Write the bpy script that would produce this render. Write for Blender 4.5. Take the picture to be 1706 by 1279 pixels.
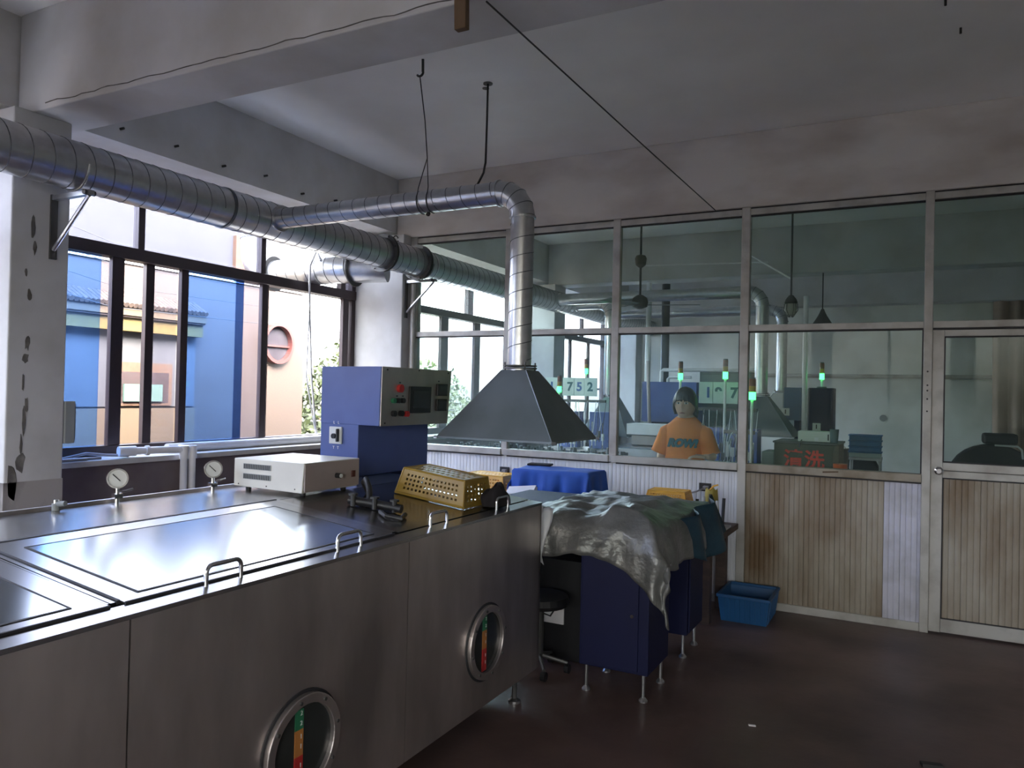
import bpy, math, random
from mathutils import Vector, Matrix, noise
random.seed(7)
sc = bpy.context.scene
for o in list(bpy.data.objects): bpy.data.objects.remove(o)
PI = math.pi; V = Vector
COL = sc.collection

# ------------------------------------------------------------------ camera, sky, sun, exposure
cam = bpy.data.cameras.new('camera'); co = bpy.data.objects.new('camera', cam); COL.objects.link(co)
cam.sensor_width = 36; cam.lens = 1266/1706*36; cam.clip_start = .05; cam.clip_end = 500
co.matrix_world = Matrix(((0.88534538, -0.01486587, 0.46469621, 0),
                          (0.46437702, -0.02063125, -0.88539727, 0),
                          (0.02274947, 0.99967663, -0.01136241, 1.5), (0, 0, 0, 1)))
sc.camera = co
sc.view_settings.view_transform = 'Standard'; sc.view_settings.look = 'None'
sc.view_settings.gamma = 1; sc.view_settings.use_curve_mapping = False
sc.view_settings.exposure = 2.5
w = bpy.data.worlds.new('sky'); sc.world = w; w.use_nodes = True
nt = w.node_tree; bg = nt.nodes['Background']
sky = nt.nodes.new('ShaderNodeTexSky'); sky.sky_type = 'NISHITA'; sky.sun_disc = False
sky.sun_elevation = math.radians(40); sky.sun_rotation = math.radians(110); sky.air_density = .75; sky.dust_density = 4.0; sky.ozone_density = .4
hs = nt.nodes.new('ShaderNodeHueSaturation'); hs.inputs['Saturation'].default_value = .32
nt.links.new(sky.outputs[0], hs.inputs['Color']); nt.links.new(hs.outputs[0], bg.inputs[0]); bg.inputs[1].default_value = 1.3
sun = bpy.data.lights.new('sun', 'SUN'); sun.energy = 1.25; sun.angle = math.radians(1); sun.color = (1, .9, .76)
so = bpy.data.objects.new('sun', sun); COL.objects.link(so)
so.rotation_euler = V((-.62, .30, -.72)).to_track_quat('-Z', 'Y').to_euler()
sc.cycles.max_bounces = 10; sc.cycles.diffuse_bounces = 6; sc.cycles.glossy_bounces = 5
sc.cycles.transparent_max_bounces = 24; sc.cycles.caustics_reflective = True; sc.cycles.blur_glossy = .8; sc.cycles.caustics_refractive = False
sc.cycles.sample_clamp_indirect = 6
WIN_BAYS = [(-4.05, -1.07), (-.75, 2.2), (2.52, 5.55), (5.87, 8.83), (9.15, 12.1)]
for (a, b) in WIN_BAYS:                                   # sky portals in the window openings
    l = bpy.data.lights.new('window_portal', 'AREA'); l.shape = 'RECTANGLE'; l.size = 1.9; l.size_y = b-a
    l.cycles.is_portal = True
    lo = bpy.data.objects.new('window_portal', l); COL.objects.link(lo)
    lo.location = (-4.72, (a+b)/2, 2.0); lo.rotation_euler = (0, -PI/2, 0)
FILL_WIN = [(-3.9, -1.75), (-1.45, .7), (1.0, 3.2)]     # unseen windows added behind the camera as fill for front-facing surfaces
for (a, b) in FILL_WIN:
    l = bpy.data.lights.new('window_portal', 'AREA'); l.shape = 'RECTANGLE'; l.size = b-a; l.size_y = 1.95; l.cycles.is_portal = True
    lo = bpy.data.objects.new('window_portal', l); COL.objects.link(lo)
    lo.location = ((a+b)/2, -5.08, 1.97); lo.rotation_euler = (PI/2, 0, 0)

# ------------------------------------------------------------------ materials
def mat(name, col, rough=.6, metal=0., col2=None, scale=6., lo=.4, hi=.65, stretch=(1, 1, 1), bump=0., bscale=40., emit=0., spec=.5, detail=5, rvar=0.):
    m = bpy.data.materials.new(name); m.use_nodes = True
    t = m.node_tree; b = t.nodes['Principled BSDF']; L = t.links.new
    b.inputs['Base Color'].default_value = (*col, 1); b.inputs['Roughness'].default_value = rough
    b.inputs['Metallic'].default_value = metal; b.inputs['Specular IOR Level'].default_value = spec
    tc = t.nodes.new('ShaderNodeTexCoord'); mp = t.nodes.new('ShaderNodeMapping'); mp.inputs['Scale'].default_value = stretch
    L(tc.outputs['Object'], mp.inputs[0])
    n = t.nodes.new('ShaderNodeTexNoise'); n.inputs['Scale'].default_value = scale; n.inputs['Detail'].default_value = detail
    L(mp.outputs[0], n.inputs['Vector'])
    r = t.nodes.new('ShaderNodeValToRGB'); r.color_ramp.elements[0].position = lo; r.color_ramp.elements[1].position = hi
    c2 = col2 if col2 else tuple(min(1, c*.88) for c in col)
    r.color_ramp.elements[0].color = (*col, 1); r.color_ramp.elements[1].color = (*c2, 1)
    L(n.outputs['Fac'], r.inputs[0]); L(r.outputs[0], b.inputs['Base Color'])
    if rvar:
        mr = t.nodes.new('ShaderNodeMapRange'); mr.inputs[3].default_value = rough-rvar; mr.inputs[4].default_value = rough+rvar
        L(n.outputs['Fac'], mr.inputs[0]); L(mr.outputs[0], b.inputs['Roughness'])
    if bump:
        n2 = t.nodes.new('ShaderNodeTexNoise'); n2.inputs['Scale'].default_value = bscale; L(mp.outputs[0], n2.inputs['Vector'])
        bp = t.nodes.new('ShaderNodeBump'); bp.inputs['Strength'].default_value = bump; bp.inputs['Distance'].default_value = .02
        L(n2.outputs['Fac'], bp.inputs['Height']); L(bp.outputs[0], b.inputs['Normal'])
    if emit:
        b.inputs['Emission Color'].default_value = (*col, 1); b.inputs['Emission Strength'].default_value = emit
    return m
def glass(name, tint=(.97, .985, .98), gl=.07, haze=0., hcol=(.8, .9, .92)):
    m = bpy.data.materials.new(name); m.use_nodes = True; t = m.node_tree; t.nodes.clear(); L = t.links.new
    out = t.nodes.new('ShaderNodeOutputMaterial'); tr = t.nodes.new('ShaderNodeBsdfTransparent'); tr.inputs[0].default_value = (*tint, 1)
    g = t.nodes.new('ShaderNodeBsdfGlossy'); g.inputs['Roughness'].default_value = .02
    lw = t.nodes.new('ShaderNodeLayerWeight'); lw.inputs[0].default_value = .5
    pw = t.nodes.new('ShaderNodeMath'); pw.operation = 'POWER'; pw.inputs[1].default_value = 4.5; L(lw.outputs['Facing'], pw.inputs[0])
    f = t.nodes.new('ShaderNodeMapRange'); f.inputs[3].default_value = .008; f.inputs[4].default_value = .6; L(pw.outputs[0], f.inputs[0])
    mx = t.nodes.new('ShaderNodeMixShader'); last = tr.outputs[0]
    if haze:
        d = t.nodes.new('ShaderNodeBsdfTranslucent'); d.inputs[0].default_value = (*hcol, 1)
        d2 = t.nodes.new('ShaderNodeBsdfDiffuse'); d2.inputs[0].default_value = (*hcol, 1)
        a = t.nodes.new('ShaderNodeMixShader'); a.inputs[0].default_value = .5; L(d.outputs[0], a.inputs[1]); L(d2.outputs[0], a.inputs[2])
        tc = t.nodes.new('ShaderNodeTexCoord'); n = t.nodes.new('ShaderNodeTexNoise'); n.inputs['Scale'].default_value = 3.; n.inputs['Detail'].default_value = 6
        L(tc.outputs['Object'], n.inputs['Vector'])
        mr = t.nodes.new('ShaderNodeMapRange'); mr.inputs[1].default_value = .3; mr.inputs[2].default_value = .75
        mr.inputs[3].default_value = haze*.5; mr.inputs[4].default_value = haze*1.5
        L(n.outputs['Fac'], mr.inputs[0])
        h = t.nodes.new('ShaderNodeMixShader'); L(mr.outputs[0], h.inputs[0]); L(tr.outputs[0], h.inputs[1]); L(a.outputs[0], h.inputs[2]); last = h.outputs[0]
    L(f.outputs[0], mx.inputs[0]); L(last, mx.inputs[1]); L(g.outputs[0], mx.inputs[2]); L(mx.outputs[0], out.inputs[0])
    return m

M_ceil = mat('ceiling_paint', (.90, .90, .89), .9, col2=(.80, .79, .77), scale=1.3, lo=.35, hi=.7, bump=.12, bscale=3)
M_beam = mat('beam_paint', (.60, .60, .61), .9, col2=(.47, .46, .44), scale=2.2, lo=.4, hi=.72, bump=.2, bscale=9)
M_stain = mat('stained_beam_paint', (.66, .63, .60), .9, col2=(.44, .39, .35), scale=2.6, lo=.38, hi=.75, stretch=(.6, 1, 1.4), bump=.2, bscale=9)
M_pil = mat('pillar_paint', (.52, .525, .54), .85, col2=(.43, .43, .43), scale=3, bump=.12, bscale=8)
M_scuff = mat('scuffed_grey_paint', (.34, .32, .31), .9, col2=(.10, .09, .09), scale=5, lo=.4, hi=.68, stretch=(1, 1, .5))
M_bare = mat('bare_concrete', (.10, .095, .09), .95, col2=(.2, .19, .18), scale=14)
M_wall = mat('wall_paint', (.82, .83, .79), .9, col2=(.64, .65, .60), scale=1.6)
M_dado = mat('dark_wall_paint', (.14, .105, .115), .8, col2=(.19, .16, .165), scale=3)
M_floor = mat('floor_paint', (.15, .095, .083), .45, col2=(.085, .055, .05), scale=1.8, lo=.35, hi=.7, bump=.08, bscale=18, rvar=.12)
M_sill = mat('sill_concrete', (.55, .54, .53), .8, scale=10)
M_brown = mat('brown_aluminium', (.045, .03, .034), .45, .2, scale=8)
M_alu = mat('grey_aluminium', (.47, .46, .43), .45, .15, col2=(.34, .32, .29), scale=7, lo=.45, hi=.7)
M_alud = mat('dirty_aluminium', (.34, .30, .24), .55, .1, col2=(.20, .16, .11), scale=6, lo=.4, hi=.65)
M_gasket = mat('black_gasket', (.02, .018, .022), .6)
M_panelw = mat('white_ribbed_panel', (.74, .76, .80), .4, col2=(.6, .62, .66), scale=5, stretch=(1, 1, .4))
M_panelb = mat('stained_ribbed_panel', (.40, .365, .30), .5, col2=(.17, .105, .05), scale=1.7, lo=.34, hi=.66, stretch=(1.8, 1, .8), detail=8)
M_panell = mat('lilac_ribbed_panel', (.60, .60, .70), .45, col2=(.45, .45, .5), scale=5)
M_glass = glass('clear_glass')
M_blue = glass('blue_glass', (.38, .56, .86), haze=.03, hcol=(.45, .62, .9))
M_blue2 = glass('deep_blue_glass', (.17, .27, .50), haze=.02, hcol=(.3, .45, .8))
M_hazy = glass('lavender_glass', (.76, .77, .83), haze=.02, hcol=(.85, .86, .98))
M_tint = glass('fill_window_glass', (.55, .545, .52))  # tint sets how much fill the added windows behind the camera let in
M_dusty = glass('dusty_glass', (.86, .93, .90), haze=.025, hcol=(.75, .9, .82))
M_dustier = glass('dustier_glass', (.84, .93, .92), haze=.05, hcol=(.76, .93, .92))
M_galv = mat('galvanised_steel', (.56, .57, .59), .30, .95, col2=(.50, .51, .53), scale=22, rvar=.025)
M_seam = mat('duct_seam', (.16, .17, .19), .45, .8)
M_flange = mat('dark_flange', (.12, .12, .12), .5, .6)
M_ss = mat('stainless', (.70, .64, .62), .40, .9, col2=(.38, .345, .335), scale=3.2, lo=.36, hi=.68, stretch=(1, 1, .35), rvar=.07)
M_sstop = mat('stainless_top', (.42, .42, .42), .24, .97, col2=(.35, .35, .355), scale=3, rvar=.05)
M_lid = mat('lid_window', (.28, .31, .33), .16, .92, col2=(.24, .27, .285), scale=2)
M_groove = mat('dark_gap', (.03, .03, .035), .6)
M_chrome = mat('polished_steel', (.7, .7, .72), .15, 1.)
M_hood = mat('grey_painted_hood', (.17, .20, .22), .38, .35, col2=(.13, .16, .17), scale=3)
M_bluep = mat('blue_paint', (.085, .13, .36), .42, col2=(.07, .105, .30), scale=3)
M_bluedk = mat('navy_paint', (.006, .009, .05), .55, spec=.3)
M_panel = mat('brushed_panel', (.50, .45, .40), .40, .85, col2=(.34, .31, .28), scale=4, stretch=(1, 1, .3))
M_valve = mat('dirty_valve_metal', (.05, .05, .05), .5, .5)
M_black = mat('black_plastic', (.015, .015, .017), .45)
M_screen = mat('dark_screen', (.03, .035, .035), .2)
M_red = mat('red_plastic', (.5, .03, .03), .4)
M_amber = mat('amber_plastic', (.5, .2, .05), .5)
M_redd = mat('dark_red_plastic', (.09, .02, .02), .4)
M_deck = mat('deck_dark_reflection', (.30, .29, .28), .2, .95, col2=(.22, .21, .20), scale=3, rvar=.05)  # the deck's dark reflection is put into this darker base colour
M_green = mat('green_plastic', (.03, .2, .1), .4)
M_beige = mat('beige_steel', (.66, .65, .60), .45, col2=(.6, .59, .55), scale=4)
M_pinkpl = mat('taupe_front', (.36, .30, .29), .45)
M_grille = mat('grey_grille', (.25, .27, .28), .6)
M_yel = mat('ochre_crate_plastic', (.30, .19, .025), .4, col2=(.25, .15, .02), scale=6)
M_yel2 = mat('yellow_crate_plastic', (.85, .47, .06), .45, col2=(.75, .38, .05), scale=8)
M_blk = mat('black_cloth', (.015, .012, .015), .9)
M_cloth = mat('blue_cloth', (.022, .10, .46), .75, col2=(.018, .08, .38), scale=7)
M_tarp = mat('silver_tarp', (.22, .22, .215), .36, .35, col2=(.12, .125, .12), scale=6, lo=.35, hi=.7, bump=.35, bscale=30)
M_tarpb = mat('blue_tarp', (.016, .055, .085), .55, col2=(.01, .035, .06), scale=6, bump=.3, bscale=25)
M_bin = mat('blue_bin_plastic', (.010, .095, .26), .45)
M_wood = mat('dark_wood', (.05, .032, .028), .6, col2=(.08, .05, .04), scale=6, stretch=(1, 1, 6))
M_woodb = mat('raw_wood', (.16, .10, .055), .8, col2=(.09, .055, .03), scale=8, stretch=(1, 1, .2))
M_pvc = mat('white_pvc', (.76, .76, .78), .35)
M_paper = mat('white_paper', (.8, .78, .8), .8)
M_cable = mat('grey_cable', (.32, .31, .33), .6)
M_wire = mat('dark_wire', (.03, .03, .03), .6)
M_ink = mat('blue_ink', (.02, .1, .32), .6)
M_inkd = mat('dark_teal_ink', (.02, .12, .14), .6)
M_inkr = mat('red_ink', (.8, .06, .03), .5)
M_skin = mat('skin', (.66, .42, .30), .5, col2=(.60, .37, .27), scale=9)
M_hair = mat('black_hair', (.02, .017, .016), .45, col2=(.035, .03, .028), scale=30, stretch=(1, 1, .15))
M_shirt = mat('orange_cotton', (.84, .24, .04), .85, col2=(.74, .20, .035), scale=6, bump=.15, bscale=18)
M_pants = mat('dark_trousers', (.03, .03, .045), .85)
M_eye = mat('eye_white', (.7, .68, .65), .3)
M_lip = mat('lips', (.38, .14, .12), .5)
M_gauge = mat('gauge_face', (.7, .72, .72), .35)
M_boardw = mat('white_board', (.62, .72, .70), .5)
M_olive = mat('olive_enamel', (.075, .08, .05), .5, col2=(.06, .06, .04), scale=3)
M_dark = mat('charcoal_upholstery', (.028, .03, .034), .7)
M_curtain = mat('beige_curtain', (.36, .26, .21), .85, scale=4)
M_orange = mat('orange_liquid', (.75, .14, .03), .3)
M_gl = mat('lit_green_lens', (.06, 1, .16), .4, emit=1.2)
M_gr = mat('red_lens', (.22, .05, .03), .4)
M_ga = mat('amber_lens', (.5, .2, .02), .4)
M_led = mat('green_led', (.03, 1, .25), .4, emit=1)
M_cb = mat('blue_crate_plastic', (.05, .22, .48), .5)
# outdoors
M_tile = mat('pink_wall_tiles', (.036, .0225, .0175), .6, col2=(.040, .028, .018), scale=60, detail=1)
M_roof = mat('roof_tiles', (.02, .012, .009), .8, col2=(.05, .03, .02), scale=18)
M_yfas = mat('yellow_paint', (.065, .04, .003), .6)
M_orng = mat('orange_brick', (.05, .02, .007), .8, col2=(.048, .026, .012), scale=20)
M_peach = mat('peach_render', (.05, .031, .014), .8, col2=(.047, .03, .015), scale=20)
M_ground = mat('concrete_yard', (.3, .29, .27), .9, scale=2)
M_leaf = mat('sunlit_leaf', (.02, .029, .004), .6, col2=(.009, .016, .0025), scale=3)
M_bark = mat('bark', (.12, .08, .05), .9)
M_awn = mat('green_awning', (.04, .07, .055), .7)
M_red2 = mat('red_frame_paint', (.05, .013, .011), .5)

# ------------------------------------------------------------------ mesh helpers
def base(o):
    p = V((0, 0, 0))
    while o: p += o.location; o = o.parent
    return p
def tag(o, label=None, cat=None, group=None, kind=None):
    if label: o['label'] = label
    if cat: o['category'] = cat
    if group: o['group'] = group
    if kind: o['kind'] = kind
    return o
def thing(name, label, cat, loc=(0, 0, 0), group=None):
    o = bpy.data.objects.new(name, None); COL.objects.link(o); o.location = loc; o.empty_display_size = .1
    return tag(o, label, cat, group)
def struct(name, loc=(0, 0, 0)):
    o = bpy.data.objects.new(name, None); COL.objects.link(o); o.location = loc; o.empty_display_size = .1; o['kind'] = 'structure'; return o
class MB:
    def __init__(s): s.v = []; s.f = []; s.mi = []; s.m = 0
    def add(s, vs, fs):
        n = len(s.v); s.v += [V(p) for p in vs]; s.f += [[n+i for i in f] for f in fs]; s.mi += [s.m]*len(fs); return s
    def box(s, x0, x1, y0, y1, z0, z1):
        vs = [(x, y, z) for x in (x0, x1) for y in (y0, y1) for z in (z0, z1)]
        return s.add(vs, [(0, 1, 3, 2), (4, 6, 7, 5), (0, 4, 5, 1), (2, 3, 7, 6), (0, 2, 6, 4), (1, 5, 7, 3)])
    def obox(s, c, u, v, w_):                 # oriented box: centre, three half vectors
        c, u, v, w_ = V(c), V(u), V(v), V(w_)
        vs = [c+a*u+b*v+d*w_ for a in (-1, 1) for b in (-1, 1) for d in (-1, 1)]
        return s.add(vs, [(0, 1, 3, 2), (4, 6, 7, 5), (0, 4, 5, 1), (2, 3, 7, 6), (0, 2, 6, 4), (1, 5, 7, 3)])
    def hexa(s, bot, top):                    # 4 + 4 corner points
        return s.add(list(bot)+list(top), [(3, 2, 1, 0), (4, 5, 6, 7), (0, 1, 5, 4), (1, 2, 6, 5), (2, 3, 7, 6), (3, 0, 4, 7)])
    def tube(s, pts, r, n=12, caps=True, r2=None):
        pts = [V(p) for p in pts]; k = len(pts); rings = []
        prev = None
        for i, p in enumerate(pts):
            d = (pts[min(i+1, k-1)]-pts[max(i-1, 0)]).normalized()
            if prev is None:
                a = d.orthogonal().normalized()
            else:
                a = (prev-d*prev.dot(d)).normalized()
            prev = a; b = d.cross(a)
            rr = r if r2 is None else r+(r2-r)*i/(k-1)
            if isinstance(r, (list, tuple)): rr = r[i]
            rings.append([p+(a*math.cos(2*PI*j/n)+b*math.sin(2*PI*j/n))*rr for j in range(n)])
        vs = [q for R in rings for q in R]; fs = []
        for i in range(k-1):
            for j in range(n):
                fs.append((i*n+j, i*n+(j+1) % n, (i+1)*n+(j+1) % n, (i+1)*n+j))
        if caps: fs += [tuple(range(n-1, -1, -1)), tuple((k-1)*n+j for j in range(n))]
        return s.add(vs, fs)
    def cyl(s, p0, p1, r, n=16, r2=None): return s.tube([p0, p1], r, n, True, r2)
    def ring(s, c, ax, r0, r1, h, n=32):      # flat annulus with thickness h along ax
        c, ax = V(c), V(ax).normalized(); a = ax.orthogonal().normalized(); b = ax.cross(a); vs = []
        for j in range(n):
            d = a*math.cos(2*PI*j/n)+b*math.sin(2*PI*j/n)
            vs += [c+d*r0-ax*h/2, c+d*r1-ax*h/2, c+d*r1+ax*h/2, c+d*r0+ax*h/2]
        fs = []
        for j in range(n):
            k = (j+1) % n
            for q in range(4): fs.append((j*4+q, j*4+(q+1) % 4, k*4+(q+1) % 4, k*4+q))
        return s.add(vs, fs)
    def lathe(s, prof, c=(0, 0, 0), n=20):
        c = V(c); vs = []; fs = []; k = len(prof)
        for (r, z) in prof: vs += [c+V((r*math.cos(2*PI*j/n), r*math.sin(2*PI*j/n), z)) for j in range(n)]
        for i in range(k-1):
            for j in range(n): fs.append((i*n+j, i*n+(j+1) % n, (i+1)*n+(j+1) % n, (i+1)*n+j))
        fs += [tuple(range(n-1, -1, -1)), tuple((k-1)*n+j for j in range(n))]
        return s.add(vs, fs)
    def grid(s, fn, nu, nv):
        vs = [fn(i/nu, j/nv) for i in range(nu+1) for j in range(nv+1)]
        fs = [(i*(nv+1)+j, (i+1)*(nv+1)+j, (i+1)*(nv+1)+j+1, i*(nv+1)+j+1) for i in range(nu) for j in range(nv)]
        return s.add(vs, fs)
    def build(s, name, m, parent=None, smooth=0, bevel=0, thick=0, kind=None):
        off = base(parent) if parent else V((0, 0, 0))
        me = bpy.data.meshes.new(name); me.from_pydata([p-off for p in s.v], [], s.f)
        for q in (m if isinstance(m, (list, tuple)) else [m]): me.materials.append(q)
        if isinstance(m, (list, tuple)): me.polygons.foreach_set('material_index', s.mi)
        me.update()
        if smooth:
            me.polygons.foreach_set('use_smooth', [True]*len(me.polygons))
            if smooth > 1: me.set_sharp_from_angle(angle=math.radians(smooth))
        o = bpy.data.objects.new(name, me); COL.objects.link(o)
        if parent: o.parent = parent
        if thick:
            q = o.modifiers.new('t', 'SOLIDIFY'); q.thickness = thick; q.offset = 0
        if bevel:
            q = o.modifiers.new('b', 'BEVEL'); q.width = bevel; q.segments = 2; q.limit_method = 'ANGLE'
        if kind: o['kind'] = kind
        return o
def B(name, m, parent, *d, bevel=0, kind=None): return MB().box(*d).build(name, m, parent, bevel=bevel, kind=kind)
def arc(c, a0, a1, r, u, v, n=8):
    c, u, v = V(c), V(u), V(v)
    return [c+u*math.cos(a0+(a1-a0)*i/n)*r+v*math.sin(a0+(a1-a0)*i/n)*r for i in range(n+1)]
def helix(p0, p1, r, pitch, per=20):
    p0, p1 = V(p0), V(p1); d = (p1-p0); L = d.length; d.normalize(); a = d.orthogonal().normalized(); b = d.cross(a)
    n = int(L/pitch*per); return [p0+d*(L*i/n)+(a*math.cos(2*PI*i/per)+b*math.sin(2*PI*i/per))*r for i in range(n+1)]
def copy_tree(o, parent=None, delta=V((0, 0, 0))):
    c = o.copy(); COL.objects.link(c); c.parent = parent
    if parent is None: c.location = o.location+delta
    for ch in list(o.children): copy_tree(ch, c)
    return c
def text(body, size, m, parent, M4, extrude=.0008, shear=0., name='lettering', bold=0.):
    c = bpy.data.curves.new('t', 'FONT'); c.body = body; c.size = size; c.extrude = extrude; c.shear = shear; c.offset = bold; c.align_x = 'CENTER'; c.align_y = 'CENTER'
    o = bpy.data.objects.new('t', c); COL.objects.link(o); bpy.context.view_layer.update()
    me = bpy.data.meshes.new_from_object(o.evaluated_get(bpy.context.evaluated_depsgraph_get()))
    bpy.data.objects.remove(o); me.materials.clear(); me.materials.append(m); me.transform(M4)
    off = base(parent); me.transform(Matrix.Translation(-off)); me.name = name
    q = bpy.data.objects.new(name, me); COL.objects.link(q); q.parent = parent
    return q
FRONT = Matrix(((1, 0, 0, 0), (0, 0, -1, 0), (0, 1, 0, 0), (0, 0, 0, 1)))      # text facing -Y
SIDE = Matrix(((0, 0, 1, 0), (1, 0, 0, 0), (0, 1, 0, 0), (0, 0, 0, 1)))        # text facing +X
def at(x, y, z, R): return Matrix.Translation((x, y, z)) @ R

# ------------------------------------------------------------------ room shell
CE = 3.43
B('floor', M_floor, None, -4.75, 3.6, -5.1, 12.6, -.2, 0, kind='structure')
B('ceiling', M_ceil, None, -4.75, 3.6, -5.1, 12.6, CE, CE+.2, kind='structure')
B('wall_right', M_wall, None, 3.5, 3.6, -5.1, 12.6, 0, CE, kind='structure')
wf = struct('wall_front', (0, -5.05, 0)); B('parapet', M_wall, wf, -4.75, 3.5, -5.1, -5.0, 0, 1.0); B('head', M_wall, wf, -4.75, 3.5, -5.1, -5.0, 2.94, CE)
for a, b in ((-4.75, -3.9), (-1.75, -1.45), (.7, 1.0), (3.2, 3.5)): B('pier', M_wall, wf, a, b, -5.1, -5.0, 1.0, 2.94)
B('wall_far', M_wall, None, -4.75, 3.5, 12.4, 12.5, 0, CE, kind='structure')
wl = struct('wall_left')
B('parapet', M_dado, wl, -4.74, -4.42, -5, 12.4, 0, 1.0)
B('head_beam', M_beam, wl, -4.74, -4.2, -5, 12.4, 2.94, CE)
hb = MB()
for k in range(6): hb.cyl((-4.205, 2.9+k*.38, 3.02+.02*math.sin(k*9)), (-4.17, 2.9+k*.38, 3.02+.02*math.sin(k*9)), .008, 8)
hb.build('fixing_stub', M_wire, wl)
for k, y0 in enumerate((-4.45, -1.07, 2.21, 5.55, 8.83)):
    B('ceiling_beam', M_stain if k == 3 else M_beam, None, -4.19, 3.5, y0+.1, y0+.4, 2.9 if k != 3 else 2.885, CE, kind='structure', bevel=.006)
B('ceiling_beam', M_beam, None, -4.19, 3.5, 12.11, 12.4, 2.9, CE, kind='structure')
def pillar(y0, y1, worn=False):
    p = struct('pillar', (-4.3, y0, 0))
    mb = MB().box(-4.6, -4.04, y0, y1, 0, 2.9); mb.build('shaft', M_pil, p, bevel=.008)
    B('scuffed_base', M_scuff, p, -4.6, -4.0375, y0-.0025, y1+.001, 0, .985)
    if worn:                                              # flaked paint: thin raised scabs of bare render on the right face
        r = random.Random(3)
        for (yy, zz, sy, sz) in [(2.25, .99, .028, .1), (2.285, 1.08, .03, .05), (2.30, 1.30, .012, .07), (2.31, 1.38, .01, .04), (2.3, 1.62, .016, .03), (2.305, 1.7, .014, .04), (2.31, 1.95, .012, .03), (2.33, 2.2, .01, .04), (2.29, 2.06, .008, .02), (2.29, 1.5, .006, .05), (2.32, 2.3, .012, .06), (2.27, .7, .02, .09), (2.29, 1.18, .007, .06)]:
            n = 11; vs = []
            for ring_, x in ((1, -4.0395), (.9, -4.0375)):
                rr = random.Random(int(zz*100))
                for j in range(n):
                    q = ring_*(.65+.6*rr.random()); vs.append((x, yy+sy*q*math.cos(2*PI*j/n), zz+sz*q*math.sin(2*PI*j/n)))
            fs = [tuple(n+j for j in range(n))]+[(j, (j+1) % n, n+(j+1) % n, n+j) for j in range(n)]
            MB().add(vs, fs).build('paint_scab', M_bare, p)
    return p
pillar(-4.35, -4.05); pillar(-1.07, -.75); p1 = pillar(2.21, 2.51, True); p2 = pillar(5.55, 5.85); pillar(8.83, 9.17); pillar(12.1, 12.4)
e = thing('junction_box', 'small grey electrical box fixed to the edge of the flaking left pillar', 'electrical box', (-4.09, 2.54, 1.28))
B('box', M_grille, e, -4.15, -4.035, 2.511, 2.57, 1.17, 1.40, bevel=.006); B('cover', M_flange, e, -4.14, -4.045, 2.57, 2.578, 1.185, 1.385)
mb = MB(); mb.tube(arc((-4.12, 5.535, 2.86), 0, 5, .025, (1, 0, 0), (0, 0, 1), 12), .005, 6); mb.tube([(-4.12, 5.55, 2.83), (-4.095, 5.54, 2.835)], .008, 6)
tag(mb.build('wall_hook', M_wire, None), 'bent dark steel hook on the far pillar under the branch duct', 'hook')

cr = MB(); cr.tube([(-3.95+.05*k, 2.309, 2.93+.012*noise.noise(V((k*.35, 0, 0)))+.006*noise.noise(V((k*1.3, 4, 0)))-.0002*k) for k in range(60)], .0025, 5)
cr.build('plaster_crack', M_bare, bpy.data.objects['ceiling_beam.002'] if False else [o for o in bpy.data.objects if o.name.startswith('ceiling_beam') and abs(o.data.vertices[0].co.y-2.31) < .05][0])
# windows -----------------------------------------------------------
XW = -4.6
def window(n, a, b, uppers, lowers, panes_up, panes_lo):
    wd = struct('window_%d' % n, (XW, (a+b)/2, 1.04))
    B('sill', M_sill, wd, -4.70, -4.33, a, b, 1.0, 1.035, bevel=.004)
    f = MB().box(-4.66, -4.57, a, b, 1.035, 1.10).box(-4.67, -4.56, a, b, 2.32, 2.40).box(-4.66, -4.57, a, b, 2.90, 2.945)
    f.box(-4.66, -4.57, a, a+.05, 1.035, 2.945).box(-4.66, -4.57, b-.05, b, 1.035, 2.945)
    f.build('frame', M_brown, wd, bevel=.004)
    for (y0, y1) in uppers: B('mullion', M_brown, wd, -4.64, -4.58, y0, y1, 2.4, 2.9, bevel=.004)
    for (y0, y1, x) in lowers: B('sash_stile', M_brown, wd, x-.02, x+.02, y0, y1, 1.1, 2.32, bevel=.003)
    for (y0, y1, m) in panes_up: B('pane', m, wd, -4.613, -4.607, y0, y1, 2.4, 2.9)
    for (y0, y1, m, x) in panes_lo: B('pane', m, wd, x-.003, x+.003, y0, y1, 1.1, 2.32)
    return wd
w1 = window(2, 2.51, 5.55, [(3.315, 3.365), (4.40, 4.45), (5.36, 5.42)],
       [(3.136, 3.222, -4.60), (3.405, 3.47, -4.63), (3.665, 3.724, -4.60), (4.43, 4.493, -4.61), (5.393, 5.47, -4.60)],
       [(2.56, 3.315, M_hazy), (3.365, 4.40, M_hazy), (5.42, 5.5, M_hazy)],
       [(2.56, 3.07, M_blue, -4.60), (3.07, 3.136, M_hazy, -4.60), (3.47, 3.665, M_hazy, -4.63), (3.724, 4.17, M_blue, -4.60), (4.17, 4.245, M_blue2, -4.60), (4.245, 4.43, M_hazy, -4.60)])
B('weatherstrip', M_red2, w1, -4.622, -4.6, 3.222, 3.232, 1.1, 2.32); B('weatherstrip', M_red2, w1, -4.63, -4.6, 4.493, 4.508, 1.1, 2.32)
window(3, 5.85, 8.83, [(7.59, 7.71)], [(7.03, 7.175, -4.6), (7.81, 7.94, -4.63), (6.3, 6.36, -4.6)], [(5.9, 7.59, M_glass), (7.71, 8.78, M_glass)],
       [(5.9, 6.3, M_glass, -4.6), (6.36, 7.03, M_glass, -4.6), (7.175, 7.81, M_hazy, -4.63), (7.94, 8.78, M_hazy, -4.6)])
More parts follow.
